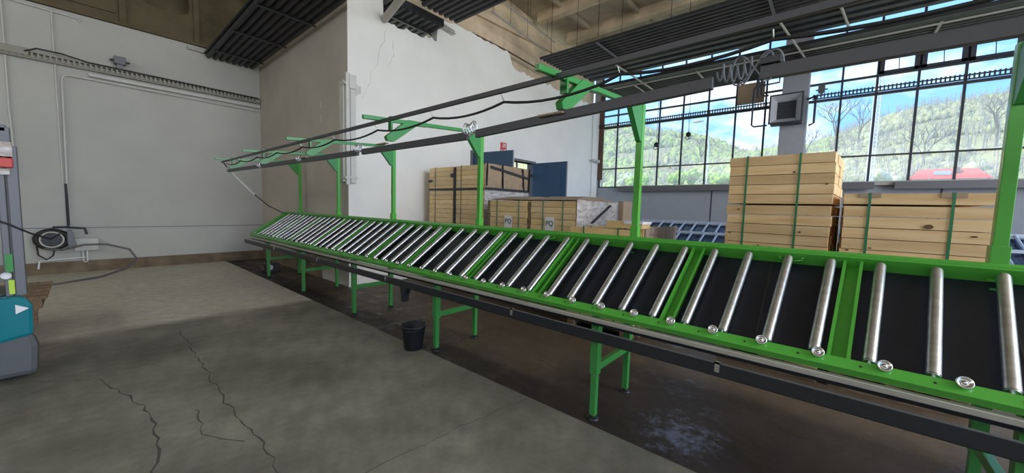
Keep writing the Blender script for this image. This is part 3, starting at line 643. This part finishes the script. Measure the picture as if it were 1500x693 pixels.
# second table behind
rk = thing('roller_rack', 'blue-grey inclined roller rack with white bars, standing below the windows', 'rack', (.5, -8.5, 0))
def sl(X, s, n=0): return Vector((X, -9.3+s*.92, 1.38-s*.39+n))
for s in (0, .55, 1.1): MB().bar(sl(-6, s), sl(3.8, s), .05, .05).build('rail', BLUEG, rk)
MB().add([sl(-6, 0, -.05), sl(3.8, 0, -.05), sl(3.8, 1.1, -.05), sl(-6, 1.1, -.05), sl(-6, 0, -.07), sl(3.8, 0, -.07), sl(3.8, 1.1, -.07), sl(-6, 1.1, -.07)], [(0, 1, 2, 3), (7, 6, 5, 4), (0, 4, 5, 1), (1, 5, 6, 2), (2, 6, 7, 3), (3, 7, 4, 0)]).build('deck', BLUED, rk)
rbm = MB().tube([sl(0, 0), sl(0, .53)], .022, 8).mesh('rack_roller', BLUEG)
for k in range(38):
    link('rack_roller', rbm, rk, (3.6-k*.25, 0, 0)); link('rack_roller', rbm, rk, (3.55-k*.25, .55*.92, -.55*.39))
for x in (3.5, 1, -1.5, -4):
    for y, z in ((-9.3, 1.36), (-8.3, .94)): B(x-.03, x+.03, y-.03, y+.03, 0, z).build('leg', BLUEG, rk)
B(-6, 3.8, -8.31, -8.27, .78, .92).build('apron', MFR, rk)
# ================================================================== CEILING SERVICES
def radiant(label, x0, x1, y0, y1, z, n, mt, gap=.3, bars=(), barm=PIPEG, dz=.05, grp='dark radiant heater strips under the roof'):
    t = thing('radiant_heater', label, 'ceiling heater', ((x0+x1)/2, (y0+y1)/2, z), grp)
    p = (y1-y0)/n
    me = MB().prism([(-p*(1-gap)/2, dz*.4), (-p*(1-gap)/2*.5, -dz*.5), (p*(1-gap)/2*.5, -dz*.5), (p*(1-gap)/2, dz*.4)], 0, -(x1-x0)/2, (x1-x0)/2).mesh('slat', mt)
    for k in range(n): link('slat', me, t, ((x0+x1)/2, y0+p*(k+.5), z))
    for x in bars: MB().bar((x, y0, z-.045), (x, y1, z-.045), .045, .02).build('cross_tie', barm, t)
    return t
ra = radiant('black ribbed heater panel meeting the far wall in the upper corner', 6.0, 11.95, -3.17, -2.13, 5.12, 8, PAN, .12, (11.2, 9.6, 8.0), BLACK)
B(6.0, 11.95, -3.2, -2.1, 5.17, 5.19).build('insulation', BLACK, ra)
rb = radiant('short black ribbed panel end stuck through the broken wall top', 6.55, 8.2, -5.22, -4.02, 5.42, 8, PAN, .12, (7.0,), BLACK)
B(6.6, 8.2, -5.25, -4.0, 5.46, 5.6).build('insulation', BLACK, rb)
rc = radiant('black ribbed panel hanging before the girder above the broken wall', -1.0, 6.32, -5.40, -4.45, 5.5, 7, PAN, .15, (), BLACK)
B(-1, 6.32, -5.42, -4.43, 5.55, 5.57).build('insulation', BLACK, rc)
rd = radiant('long slatted strip with light between its slats over the middle rail', -7.5, 5.72, -8.75, -7.5, 5.3, 9, PAN, .28, (4.15, 1.05, -2.05), MFR)
re_ = radiant('smooth dark strip between two bright pipes over the posts', -7.5, 5.5, -9.8, -8.92, 5.3, 3, PAN, .03)
B(-7.5, 5.5, -9.82, -8.9, 5.33, 5.35).build('insulation', BLACK, re_)
rf = radiant('finely slatted dark strip nearest to the windows', -7.5, 5.6, -12.3, -10.55, 5.3, 13, PAN, .3, (4.6, 2.9, -1.3, -3.4), PIPEG)
B(-7.5, 5.6, -10.52, -10.3, 5.26, 5.34).build('edge_channel', BLACK, rf)
def pipe(label, pts, r, mt=PIPEG, cat='pipe', name='pipe', group=None, n=8):
    o = MB().tube(pts, r, n).build(name, mt, label=label, category=cat)
    if group: o['group'] = group
    return o
pipe('bright thin pipe along the dark strip above the green posts', [(-7.5, -8.84, 5.28), (5.5, -8.86, 5.28)], .018)
pipe('bright thin pipe along the finely slatted strip near the windows', [(-7.5, -10.53, 5.22), (5.2, -10.53, 5.22)], .018)
for x0, y0, x1, y1, lb in ((4.35, -8.7, 4.3, -11.3, 'pale tie rod crossing below the dark strips over the nearest green arm'), (1.0, -8.7, .72, -11.0, 'pale tie rod crossing the strips beside the column'), (.12, -8.8, -.02, -9.9, 'short pale tie rod right of the column')):
    pipe(lb, [(x0, y0, 5.24), (x1, y1, 5.24)], .022, group='pale tie rods under the heater strips')
pipe('thick grey pipe running down into the broken wall top', [(6.85, -4.0, 5.2), (4.0, -3.35, 5.22), (-2, -3.2, 5.24)], .07, n=14)
pipe('bent chrome pipe loop at the end of the stub heater panel', [(6.86, -5.25, 5.66), (6.83, -5.7, 5.60), (6.83, -5.78, 5.56), (6.83, -5.7, 5.52), (6.83, -5.3, 5.56)], .018, ZINC)
pipe('dark thin pipe along the foot of the beige girder', [(6.94, -6.4, 5.83), (6.94, -7.8, 5.82), (6.94, -9.6, 5.74)], .02, RUST)
for z_, ya, yb, lb in ((6.35, -6.7, -9.0, 'lower grey pipe hung on thin rods before the beige girder'), (6.75, -7.1, -9.4, 'upper grey pipe hung on thin rods before the beige girder')):
    pipe(lb, [(6.6, ya, z_), (6.6, yb, z_-.2)], .022)
for i, (x, y, z) in enumerate([(6.6, -6.75, 6.33), (6.6, -7.4, 6.3), (6.6, -8.1, 6.23), (6.6, -7.2, 6.74), (6.6, -8.2, 6.65), (6.6, -9, 6.58)]):
    MB().tube([(x, y, z), (x, y, ZR)], .006, 5).build('hanger_rod', BLACK, label='thin black rod hanging the grey pipes before the girder', category='rod', group='pipe hanger rods')
for x in (5.4, 4.15, 2.6, 1.05, -.5):
    for y in (-7.55, -8.7): MB().tube([(x, y, 5.33), (x, y, ZR)], .006, 5).build('hanger_rod', BLACK, label='thin black rod hanging the long slatted heater strip', category='rod', group='strip hanger rods')
pipe('pale diagonal roof pipe above the slatted strip', [(5.2, -8.2, 7.0), (3.3, -10.2, 7.0)], .03)
# trays
def tray(label, axis, a, b, fixed, z, wdt, pitch, mt):
    t = thing('cable_tray', label, 'cable tray', (fixed if axis == 'y' else a, fixed if axis == 'x' else a, z), None)
    n = int(abs(b-a)/pitch); s = 1 if b > a else -1
    for dz in (-.045, .045):
        if axis == 'y': B(fixed-wdt, fixed, min(a, b), max(a, b), z+dz-.008, z+dz+.008).build('tray_rail', mt, t)
        else: B(min(a, b), max(a, b), fixed, fixed+wdt, z+dz-.008, z+dz+.008).build('tray_rail', mt, t)
    g = MB()
    for k in range(n):
        p = a+s*(k+.5)*pitch
        if axis == 'y': g.box(fixed-wdt-.004, fixed-wdt+.004, p-pitch*.2, p+pitch*.2, z-.06, z+.06)
        else: g.box(p-pitch*.2, p+pitch*.2, fixed+wdt-.004, fixed+wdt+.004, z-.04, z+.07)
    o = g.build('tray_rungs', mt, t); o['kind'] = 'stuff'
    return t
TRM = mat('tray_galvanised', (.30, .28, .23), .6, .4)
ta = tray('wire cable tray along the far wall under the concrete girder', 'y', 1.6, -3.25, 11.98, 4.30, .10, .075, TRM)
B(11.9, 11.97, -3.25, 1.6, 4.22, 4.27).build('tray_floor', TRM, ta); B(11.86, 11.98, .55, 1.6, 4.27, 4.40).build('tray_cover', TRM, ta)
MB().box(11.9, 11.98, -3.25, -.2, 4.10, 4.16).build('lower_duct', PAINTW, ta)
MB().tube([(11.85, .6, 4.33), (11.84, .45, 4.42), (11.84, .15, 4.42), (11.85, -.2, 4.36), (11.85, -3.2, 4.34)], .014, 6).build('cable', RUB, ta)
tray('toothed cable tray running across the windows left of the column', 'x', 6.9, 1.25, -12.98, 4.74, .08, .07, FRAME)
tray('toothed cable tray running across the windows right of the column', 'x', .6, -7.5, -12.98, 4.76, .08, .07, FRAME)
def cambox(label, p, ax):
    t = thing('junction_lamp', label, 'lamp', p)
    x, y, z = p
    MB().box(x-.07, x+.07, y-.09, y+.09, z-.07, z+.09).build('housing', MFR, t, .01)
    MB().box(x-.03, x+.03, y-.05, y+.05, z-.16, z-.07).build('bracket', MFR, t)
    MB().tube([(x-.12*ax, y-.15*(1-ax), z), (x+.12*ax, y+.15*(1-ax), z)], .018, 6).build('gland', BLACK, t)
cambox('small grey box lamp standing on the far wall cable tray', (11.85, -.66, 4.52), 0)
cambox('small dark box on the window cable tray right of the column', (.42, -12.85, 4.92), 1)
# left wall services
pipe('white vertical conduit high on the far wall', [(11.97, .24, 5.3), (11.97, .24, 4.45), (11.97, .24, 1.85)], .014, PAINTW, 'conduit', 'conduit')
pipe('white vertical conduit at the far left of the wall', [(11.97, .83, 5.3), (11.97, .83, 3.2), (11.97, .8, 2.0)], .016, PAINTW, 'conduit', 'conduit')
pipe('white painted pipe bending down from the tray on the far wall', [(11.95, -3.2, 4.02), (11.95, 0.05, 4.05), (11.95, .13, 4.03), (11.95, .16, 3.95), (11.95, .18, 2.0), (11.95, .2, 1.5)], .02, PAINTW, 'pipe', 'pipe')
pipe('white pipe running along the top of the far wall', [(11.96, .9, 5.26), (11.96, -.1, 5.23), (11.96, -.13, 5.16)], .018, PAINTW, 'pipe', 'pipe')
pipe('black iron pipe above the hose reel', [(11.94, .2, 1.85), (11.94, .2, 1.0), (11.94, .2, .95), (11.94, -.02, .93), (11.94, -.04, .8)], .02, BLACK, 'pipe', 'pipe')
pipe('short black branch pipe above the hose reel', [(11.94, .2, .96), (11.94, .4, .96), (11.94, .41, .88)], .018, BLACK, 'pipe', 'pipe')
hr = thing('hose_reel', 'black hose reel with a pale ring on the far wall', 'hose reel', (11.85, .42, .7))
MB().tube([(11.95, .42, .72), (11.72, .42, .72)], .13, 24).build('drum', BLACK, hr)
tr_ = MB().tube([(11.71, .42+.15*math.cos(t), .72+.15*math.sin(t)) for t in np.linspace(0, 2*math.pi, 33)], .016, 8, False); tr_.build('ring', STRIP, hr)
MB().tube([(11.8, .42+.2*math.cos(t), .72+.17*math.sin(t)) for t in np.linspace(0, 2*math.pi, 33)], .05, 8, False).build('hose_turns', RUB, hr)
MB().prism([(.1, .58), (.22, .56), (.22, .9), (.16, .9)], 0, 11.75, 11.95).build('bracket', MFR, hr)
jb = thing('junction_box', 'white wall box beside the hose reel', 'box', (11.9, 0, .58))
B(11.85, 12, -.2, .14, .46, .72).build('case', PAINTW, jb, .008); B(11.843, 11.85, -.18, .12, .48, .60).build('door', PAINTW, jb)
MB().tube([(11.93, .03, .46), (11.93, .03, .24), (11.9, .0, .21), (11.88, -.03, .24), (11.88, -.03, .46)], .014, 6).build('drain_pipe', PAPER, jb)
pipe('white pipe with taps low on the wall under the hose reel', [(11.88, .62, .13), (11.88, .6, .28), (11.88, .5, .29), (11.88, .0, .32)], .016, PAPER, 'pipe', 'pipe')
pipe('grey hose looping from the reel out over the floor', [(11.8, .55, .55), (11.6, .3, .52), (11.45, 0, .62), (11.35, -.3, .62), (11.3, -.62, .5), (11.25, -.72, .3), (11.1, -.55, .12), (10.9, -.2, .02), (10.5, .3, .012), (10.3, .9, .012), (10.4, 1.6, .012)], .02, MFR, 'hose', 'hose')
pipe('black hose end sagging below the reel', [(11.8, .62, .6), (11.75, .6, .42), (11.75, .5, .32), (11.75, .42, .4), (11.75, .4, .5)], .014, RUB, 'hose', 'hose')
# duct at the projecting corner
dt = thing('corner_duct', 'white painted cable duct on the projecting wall corner', 'duct', (6.85, -3.24, 2.0))
for a in ((6.83, 6.897, -3.40, -3.30, 1.98, 3.92), (6.83, 6.897, -3.29, -3.22, 1.95, 3.98), (6.91, 7.08, -3.277, -3.20, 2.0, 3.85)):
    B(*a).build('channel', PAINTW, dt, .006)
for z in (3.78, 2.08): B(6.82, 7.0, -3.42, -3.19, z-.02, z+.02).build('bracket', PAINTW, dt, .004)
MB().prism([(-3.40, 3.60), (-3.50, 3.66), (-3.50, 3.78), (-3.40, 3.80)], 0, 6.83, 6.89).build('hook', PAINTW, dt)
B(6.80, 6.896, -3.40, -3.27, 3.7, 3.95).build('head_box', PAINTW, dt, .01)
for z0, z1 in ((3.55, 3.66), (3.25, 3.4)): B(8.06, 8.075, YS, YS+.006, z0, z1).build('plaster_scar', PAPER, label='small pale scar on the shaded wall, %s of two' % ('upper' if z0 > 3.5 else 'lower'), category='scar')
# sign
sg = thing('fire_sign', 'red and white fire hose sign on the white wall above the blue door', 'sign', (6.89, -7.56, 3.2))
B(6.88, 6.899, -7.68, -7.45, 3.07, 3.36).build('plate', RED, sg)
for a in ((-7.55, -7.53, 3.22, 3.34), (-7.65, -7.5, 3.24, 3.26), (-7.64, -7.58, 3.28, 3.33), (-7.52, -7.47, 3.10, 3.16), (-7.65, -7.57, 3.10, 3.18)): B(6.876, 6.88, *a).build('symbol', PAPER, sg)
B(6.88, 6.899, -7.68, -7.60, 2.96, 3.07).build('lower_plate', RED, sg)
pipe('white conduit running down the white wall beside the window', [(6.87, -12.4, 5.2), (6.87, -12.45, 2.1)], .012, PAINTW, 'conduit', 'conduit')
vv = thing('valve_cluster', 'small pale valve cluster on the wall beside the window jamb', 'valve', (6.8, -12.6, 3.4))
MB().tube([(6.8, -12.2, 3.42), (6.8, -12.85, 3.38)], .025, 8).tube([(6.8, -12.4, 3.4), (6.9, -12.4, 3.4)], .02, 6).build('pipe', PAINTW, vv)
for y in (-12.3, -12.5, -12.7): MB().lathe([(.0001, 0), (.05, 0), (.05, .04), (.0001, .04)], (6.74, y, 3.42), (-1, 0, .2), 10).build('tap', PAINTW, vv)
# heater
ht = thing('unit_heater', 'square funnel-fronted air heater hanging before the column', 'heater', (.98, -11.9, 4.3))
x0, x1, z0, z1, yf = .72, 1.42, 3.95, 4.69, -11.8
def ring(o, i, yo, yi, mt, nm, split=False):
    a = [(x0+o, z0+o), (x1-o, z0+o), (x1-o, z1-o), (x0+o, z1-o)]; b = [(x0+i, z0+i), (x1-i, z0+i), (x1-i, z1-i), (x0+i, z1-i)]
    for k in range(4):
        j = (k+1) % 4
        MB().add([(a[k][0], yo, a[k][1]), (a[j][0], yo, a[j][1]), (b[j][0], yi, b[j][1]), (b[k][0], yi, b[k][1]),
                  (a[k][0], yo-.02, a[k][1]), (a[j][0], yo-.02, a[j][1]), (b[j][0], yi-.02, b[j][1]), (b[k][0], yi-.02, b[k][1])], [(0, 1, 2, 3), (7, 6, 5, 4), (0, 4, 5, 1), (2, 6, 7, 3), (0, 3, 7, 4), (1, 5, 6, 2)]).build(nm, mt, ht)
ring(0, .035, yf, yf, FRAME, 'rim'); ring(.035, .15, yf-.01, yf-.22, MAST, 'funnel_panel')
B(x0+.02, x1-.02, yf-.5, yf-.24, z0+.02, z1-.02).build('casing', FRAME, ht)
for k in range(7): B(x0+.15, x1-.15, yf-.24, yf-.225, z0+.17+k*.06, z0+.2+k*.06).build('louvre', BLACK, ht)
FR2 = FRAME
pipe('black looped pipe frame left of the air heater', [(1.45, -11.9, 3.95), (1.75, -11.9, 3.95), (1.8, -11.9, 4.0), (1.8, -11.9, 4.95), (1.75, -11.9, 5.0), (1.25, -11.9, 5.02), (1.25, -11.9, 5.3)], .022, FR2)
pipe('second black pipe dropping beside the air heater', [(1.62, -11.8, 5.3), (1.62, -11.8, 4.75), (1.57, -11.8, 4.7), (1.45, -11.8, 4.7)], .022, FR2)
pipe('third black pipe dropping behind the rail end', [(1.7, -11.7, 5.3), (1.68, -11.7, 4.65)], .035, FR2)
pipe('black heater support rod on the column side', [(.67, -12.36, 4.6), (.55, -12.2, 4.6), (.5, -12.2, 4.6), (.5, -12.2, 3.95), (.6, -12.2, 3.9)], .025, FR2)
for x, z, lb in ((3.42, 3.94, 'small black hook pulley on a cord, the higher one before the windows'), (4.36, 3.72, 'small black hook pulley before the windows, the lower one near the green post')):
    t = thing('pulley', lb, 'pulley', (x, -12, z), 'pulleys hanging before the windows')
    MB().tube([(x, -12, z), (x, -12, 5.3)], .007, 5).build('cord', BLACK, t)
    MB().lathe([(.0001, -.03), (.07, -.03), (.05, 0), (.07, .03), (.0001, .03)], (x, -12, z), (0, 1, .2), 12).build('wheel', BLACK, t)
    MB().tube([(x+.05, -12, z-.02), (x+.09, -12, z-.1), (x+.02, -12, z-.16), (x-.05, -12, z-.1)], .014, 6).build('hook', BLACK, t)
# ================================================================== FLOOR MACHINE at left
mc = thing('floor_scrubber', 'teal and grey ride-on floor machine with glazed frame, cut by the left edge', 'machine', (5.6, .7, 0))
Mx = (5.15, 6.6)
def mprism(poly, x0, x1, nm, mt, bev=.02):
    o = MB().prism(poly, 0, x0, x1).build(nm, mt, mc, bev)
    if nm in ('bumper', 'hood'):
        for v in o.data.vertices:
            if v.co.x > 5.5 and v.co.y < 1: v.co.y += .14
    return o
mprism([(.30, .04), (1.9, .04), (1.9, .42), (.31, .42), (.285, .3)], 5.15, 5.8, 'bumper', MGREY, .05)
mprism([(.31, .40), (.47, .365), (1.9, .36), (1.9, .74), (.34, .74), (.305, .66)], 5.12, 5.75, 'hood', TEAL, .03)
B(5.095, 5.12, .50, .62, .45, .70).build('hood_facet', mat('teal_facet', (.03, .24, .30), .2, coat=.4), mc, .01)
B(5.09, 5.12, .66, 1.3, .42, .66).build('grille', MGREY, mc, .02)
MB().prism([(.40, .60), (.40, .68), (.33, .64)], 0, 5.108, 5.116).build('arrow_mark', PAPER, mc)
mprism([(.42, .74), (1.9, .74), (1.9, .80), (.55, .78)], 5.25, 5.65, 'dashboard', MGREY)
B(5.2, 5.26, .34, .40, .74, 2.0).build('post', MFR, mc, .006); B(5.2, 5.26, .41, .45, .74, 1.98).build('post', MFR, mc, .006)
B(5.66, 5.72, .40, .46, .70, 2.20).build('post', MFR, mc, .006); B(5.66, 5.71, .42, 1.9, 2.16, 2.22).build('roof_bar', MFR, mc, .006)
B(5.2, 5.26, .36, 1.9, 1.86, 1.92).build('cross_bar', BLACK, mc, .006)
B(5.21, 5.22, .45, 1.9, .86, 1.86).build('windscreen', GLASS, mc)
B(5.17, 5.20, .36, .95, 1.82, 1.90).build('tail_light', RED, mc, .008)
B(5.18, 5.19, .36, 1.1, 1.91, 2.03).build('clear_sheet', WRAPW, mc, .003)
B(5.18, 5.19, .38, 1.1, 1.76, 1.81).build('clear_sheet', WRAPW, mc, .003)
B(5.19, 5.2, .40, .43, .76, .88).build('sticker', LIME, mc)
B(5.19, 5.2, .40, .44, .95, 1.10).build('sticker', GD, mc)
MB().lathe([(.0001, 0), (.03, 0), (.03, .004)], (5.19, .44, .92), (-1, 0, 0), 12).build('round_sticker', PAPER, mc)
MB().tube([(5.18, .5, 1.40), (5.18, .42, 1.36), (5.2, .3, 1.27), (5.4, .2, 1.2), (5.5, .15, 1.24)], .008, 5).build('cable', RUB, mc)
for x, y in ((5.5, .5), (5.5, 1.5)): MB().tube([(x, y, .1), (x, y+.15, .1)], .1, 16).build('wheel', RUB, mc)
pa = thing('wooden_pallet', 'brown wooden pallet standing behind the teal floor machine', 'pallet', (7.0, .8, 0))
for k in range(5): B(6.45+k*.24, 6.59+k*.24, .29, 1.4, .47, .50).build('slat', BROWNW, pa)
for y in (.33, .8, 1.3): B(6.45, 7.55, y, y+.1, .37, .47).build('bearer', BROWNW, pa)
for k in range(3): B(6.45+k*.48, 6.59+k*.48, .36, 1.4, .34, .37).build('slat', BROWNW, pa)
for x in (6.5, 7.4):
    for y in (.42, 1.2): B(x, x+.1, y, y+.12, 0, .34).build('block', BROWNW, pa)
# ================================================================== OUTSIDE
rx = [-130, -70, -32.3, -22.6, -15.3, -8.75, -.2, 6, 13, 20.4, 27.6, 35.4, 45, 54, 61, 69.7, 79, 110, 200]
rz = [27, 30, 30, 30.4, 30, 28.6, 25, 21.5, 21.5, 21, 24, 27.5, 31.5, 33.5, 34.5, 35, 35, 33, 28]
def ridge(x, y):
    k = (150-1.0)/(abs(y)-0.0) if abs(y) < 150 else 1
    return float(np.interp(x, rx, rz))
def hz(x, y):
    t = min(max((-y-38)/112, 0), 1); t = t*t*(3-2*t)
    base = 1.5*min(1, max(0, (-y-20)/30))
    b = t*(ridge(x, y)-2)+base
    if y < -150: b -= (-150-y)*.02
    return b+1.2*mn.noise(Vector((x*.05, y*.05, 0)))*t*2-.3
hm = MB(); nx, ny = 90, 60; V = []
for j in range(ny+1):
    for i in range(nx+1):
        x = -170+400*i/nx; y = -14-226*(j/ny)**1.2; V.append((x, y, hz(x, y)))
hm.add(V, [(j*(nx+1)+i, j*(nx+1)+i+1, (j+1)*(nx+1)+i+1, (j+1)*(nx+1)+i) for j in range(ny) for i in range(nx)], True)
hm.build('hill', HILLM, label='grassy wooded hill rising behind the windows', category='hill', kind='structure')
MB().box(12.6, 150, -13.9, 60, -.3, -.25).box(-150, -8.05, -13.9, 60, -.3, -.25).build('yard', FMAIN, label='concrete yard around the hall outside', category='ground', kind='structure')
def woods(lo, hi, n, mt, lb, r0, r1, thr, sd):
    tr = MB()
    for k in range(n):
        y = -(60+92*random.random()**.8); x = random.uniform(lo, hi)*abs(y)/150
        if mn.noise(Vector((x*.09, y*.09, sd))) < thr: continue
        r = random.uniform(r0, r1)
        tr.ico((x, y, hz(x, y)+r*.5), r, random.uniform(.8, 1.5), .42)
    o = tr.build('woodland', mt, label=lb, category='trees'); o['kind'] = 'stuff'
woods(2, 100, 12000, CAN, 'spring green woodland covering the hill behind the left windows', .4, 1.05, -.08, 3)
woods(-48, 6, 9000, CANB, 'brownish half-bare woodland on the hill behind the right windows', .3, .8, -.1, 7)
woods(-48, 100, 2600, CAN3, 'pale bushes scattered between the trees on the hill', .35, .9, .1, 11)
tk = MB()
for k in range(2600):
    y = -(58+92*random.random()); x = random.uniform(-48, 90)*abs(y)/150; z = hz(x, y); h = random.uniform(1.8, 3.6); q = Vector((x+random.uniform(-.3, .3), y, z+h))
    tk.tube([(x, y, z), q], [.09, .02], 3, False)
    for j in range(3): b0 = Vector((x, y, z)).lerp(q, random.uniform(.4, .85)); tk.tube([b0, b0+Vector((random.uniform(-.9, .9), 0, random.uniform(.3, .9)))], [.045, .015], 3, False)
o = tk.build('woodland_trunks', mat('pale_bark', (.42, .38, .32), 1), label='pale bare trunks and branches standing through the woodland on the hill', category='trees'); o['kind'] = 'stuff'
def bare_tree(x, y, h, lb, leaves=None):
    t = thing('bare_tree' if leaves is None else 'leafy_tree', lb, 'tree', (x, y, hz(x, y)), 'single trees in front of the hill')
    mb = MB(); tips = []
    def br(p, d, l, r, dep):
        q = p+d*l; mb.tube([p, p+d*l*.5+Vector((random.uniform(-.04, .04)*l, 0, 0)), q], [r, r*.8, r*.6], 5 if dep < 2 else 3, False); tips.append(q)
        if dep < 5:
            for k in range(3 if dep < 3 else 2):
                nd = (d+Vector((random.uniform(-.75, .75), random.uniform(-.75, .75), random.uniform(-.1, .45)))).normalized()
                br(q, nd, l*random.uniform(.6, .8), r*.6, dep+1)
    br(Vector((x, y, hz(x, y)-.3)), Vector((0, 0, 1)), h*.3, h*.022, 0)
    mb.build('branches', BARK, t)
    if leaves:
        lf = MB()
        for q in random.sample(tips, min(len(tips), 90)): lf.ico(q, random.uniform(.25, .55), 1)
        lf.build('leaves', leaves, t)
for x, y, h, lb, lv in [(.3, -95, 13, 'tall bare tree standing above the hill right of the column', None), (-.2*15, -100, 10, 'second bare tree just beside the lattice mast', None), (4.6, -90, 9, 'bare tree low behind the column edge', None), (24, -95, 9, 'bare tree left of the column above the bushes', None),
                        (-9, -75, 8, 'bare tree on the slope right of the lattice mast', None), (-17, -85, 9, 'bare tree high on the right slope', None), (-21, -80, 8, 'bare tree at the edge of the green post on the right slope', None), (31, -60, 7, 'spreading tree behind the white wall edge', None),
                        (22, -55, 5.5, 'bright green bushy tree under the street lamp', CAN2), (17.5, -60, 5.5, 'green bushy tree behind the tall timber bundle', CAN2), (13, -60, 5, 'green tree low beside the column', CAN2), (27, -62, 5, 'pale blossoming tree low in the left window', CANW), (9.5, -62, 5, 'white blossoming tree beside the column', CANW), (-4, -58, 4, 'pale blossoming bush left of the red roof', CANW)]:
    bare_tree(x, y, h, lb, lv)
hs = thing('house', 'low house with a red tiled roof behind the right windows', 'house', (-9.2, -60, 0))
B(-11.8, -6.5, -62, -60, 1, 5.95).build('wall', PAINTW, hs)
rf_ = MB().add([(-12.1, -59.7, 5.9), (-6.2, -59.7, 5.9), (-7.1, -61, 7.05), (-11.2, -61, 7.05), (-12.1, -62.3, 5.9), (-6.2, -62.3, 5.9)], [(0, 1, 2, 3), (4, 3, 2, 5), (0, 3, 4), (1, 5, 2), (0, 4, 5, 1)]).build('roof', REDROOF, hs)
B(-9.3, -8.1, -60.2, -60.12, 6.35, 6.75).build('skylight', BLUEG, rf_); B(-9.95, -9.7, -60.6, -60.3, 6.5, 7.1).build('chimney', RUST, rf_)
ms = thing('lattice_mast', 'pale lattice mast outside, standing before the hill', 'mast', (-2.05, -40, 0))
for dx, dy in ((-.2, 0), (.2, 0), (0, .35)): MB().tube([(-2.05+dx, -40+dy, 0), (-2.05+dx, -40+dy, 15)], .045, 5).build('mast_leg', MAST, ms)
lt = MB()
for k in range(50): z = k*.3; lt.tube([(-2.25, -40, z), (-1.85, -40, z+.15)], .03, 4, False).tube([(-1.85, -40, z+.15), (-2.25, -40, z+.3)], .03, 4, False).box(-2.25, -1.85, -40.02, -39.98, z-.02, z+.02)
lt.build('lattice_bracing', MAST, ms)
sl_ = thing('street_lamp', 'grey street lamp head on a bent arm outside the left windows', 'street lamp', (7.2, -30, 0))
MB().tube([(7.1, -30, 0), (7.1, -30, 6.5), (7.3, -30, 7.7), (7.6, -30, 8.2)], .06, 6).build('pole', MAST, sl_)
o = MB().lathe([(.0001, -.12), (.2, -.1), (.42, -.02), (.38, .05), (.0001, .12)], (0, 0, 0), (0, 0, 1), 14).mesh('lamp_head', PIPEG)
link('lamp_head', o, sl_, (7.95, -30, 8.33)).scale = (1.0, .5, .8)
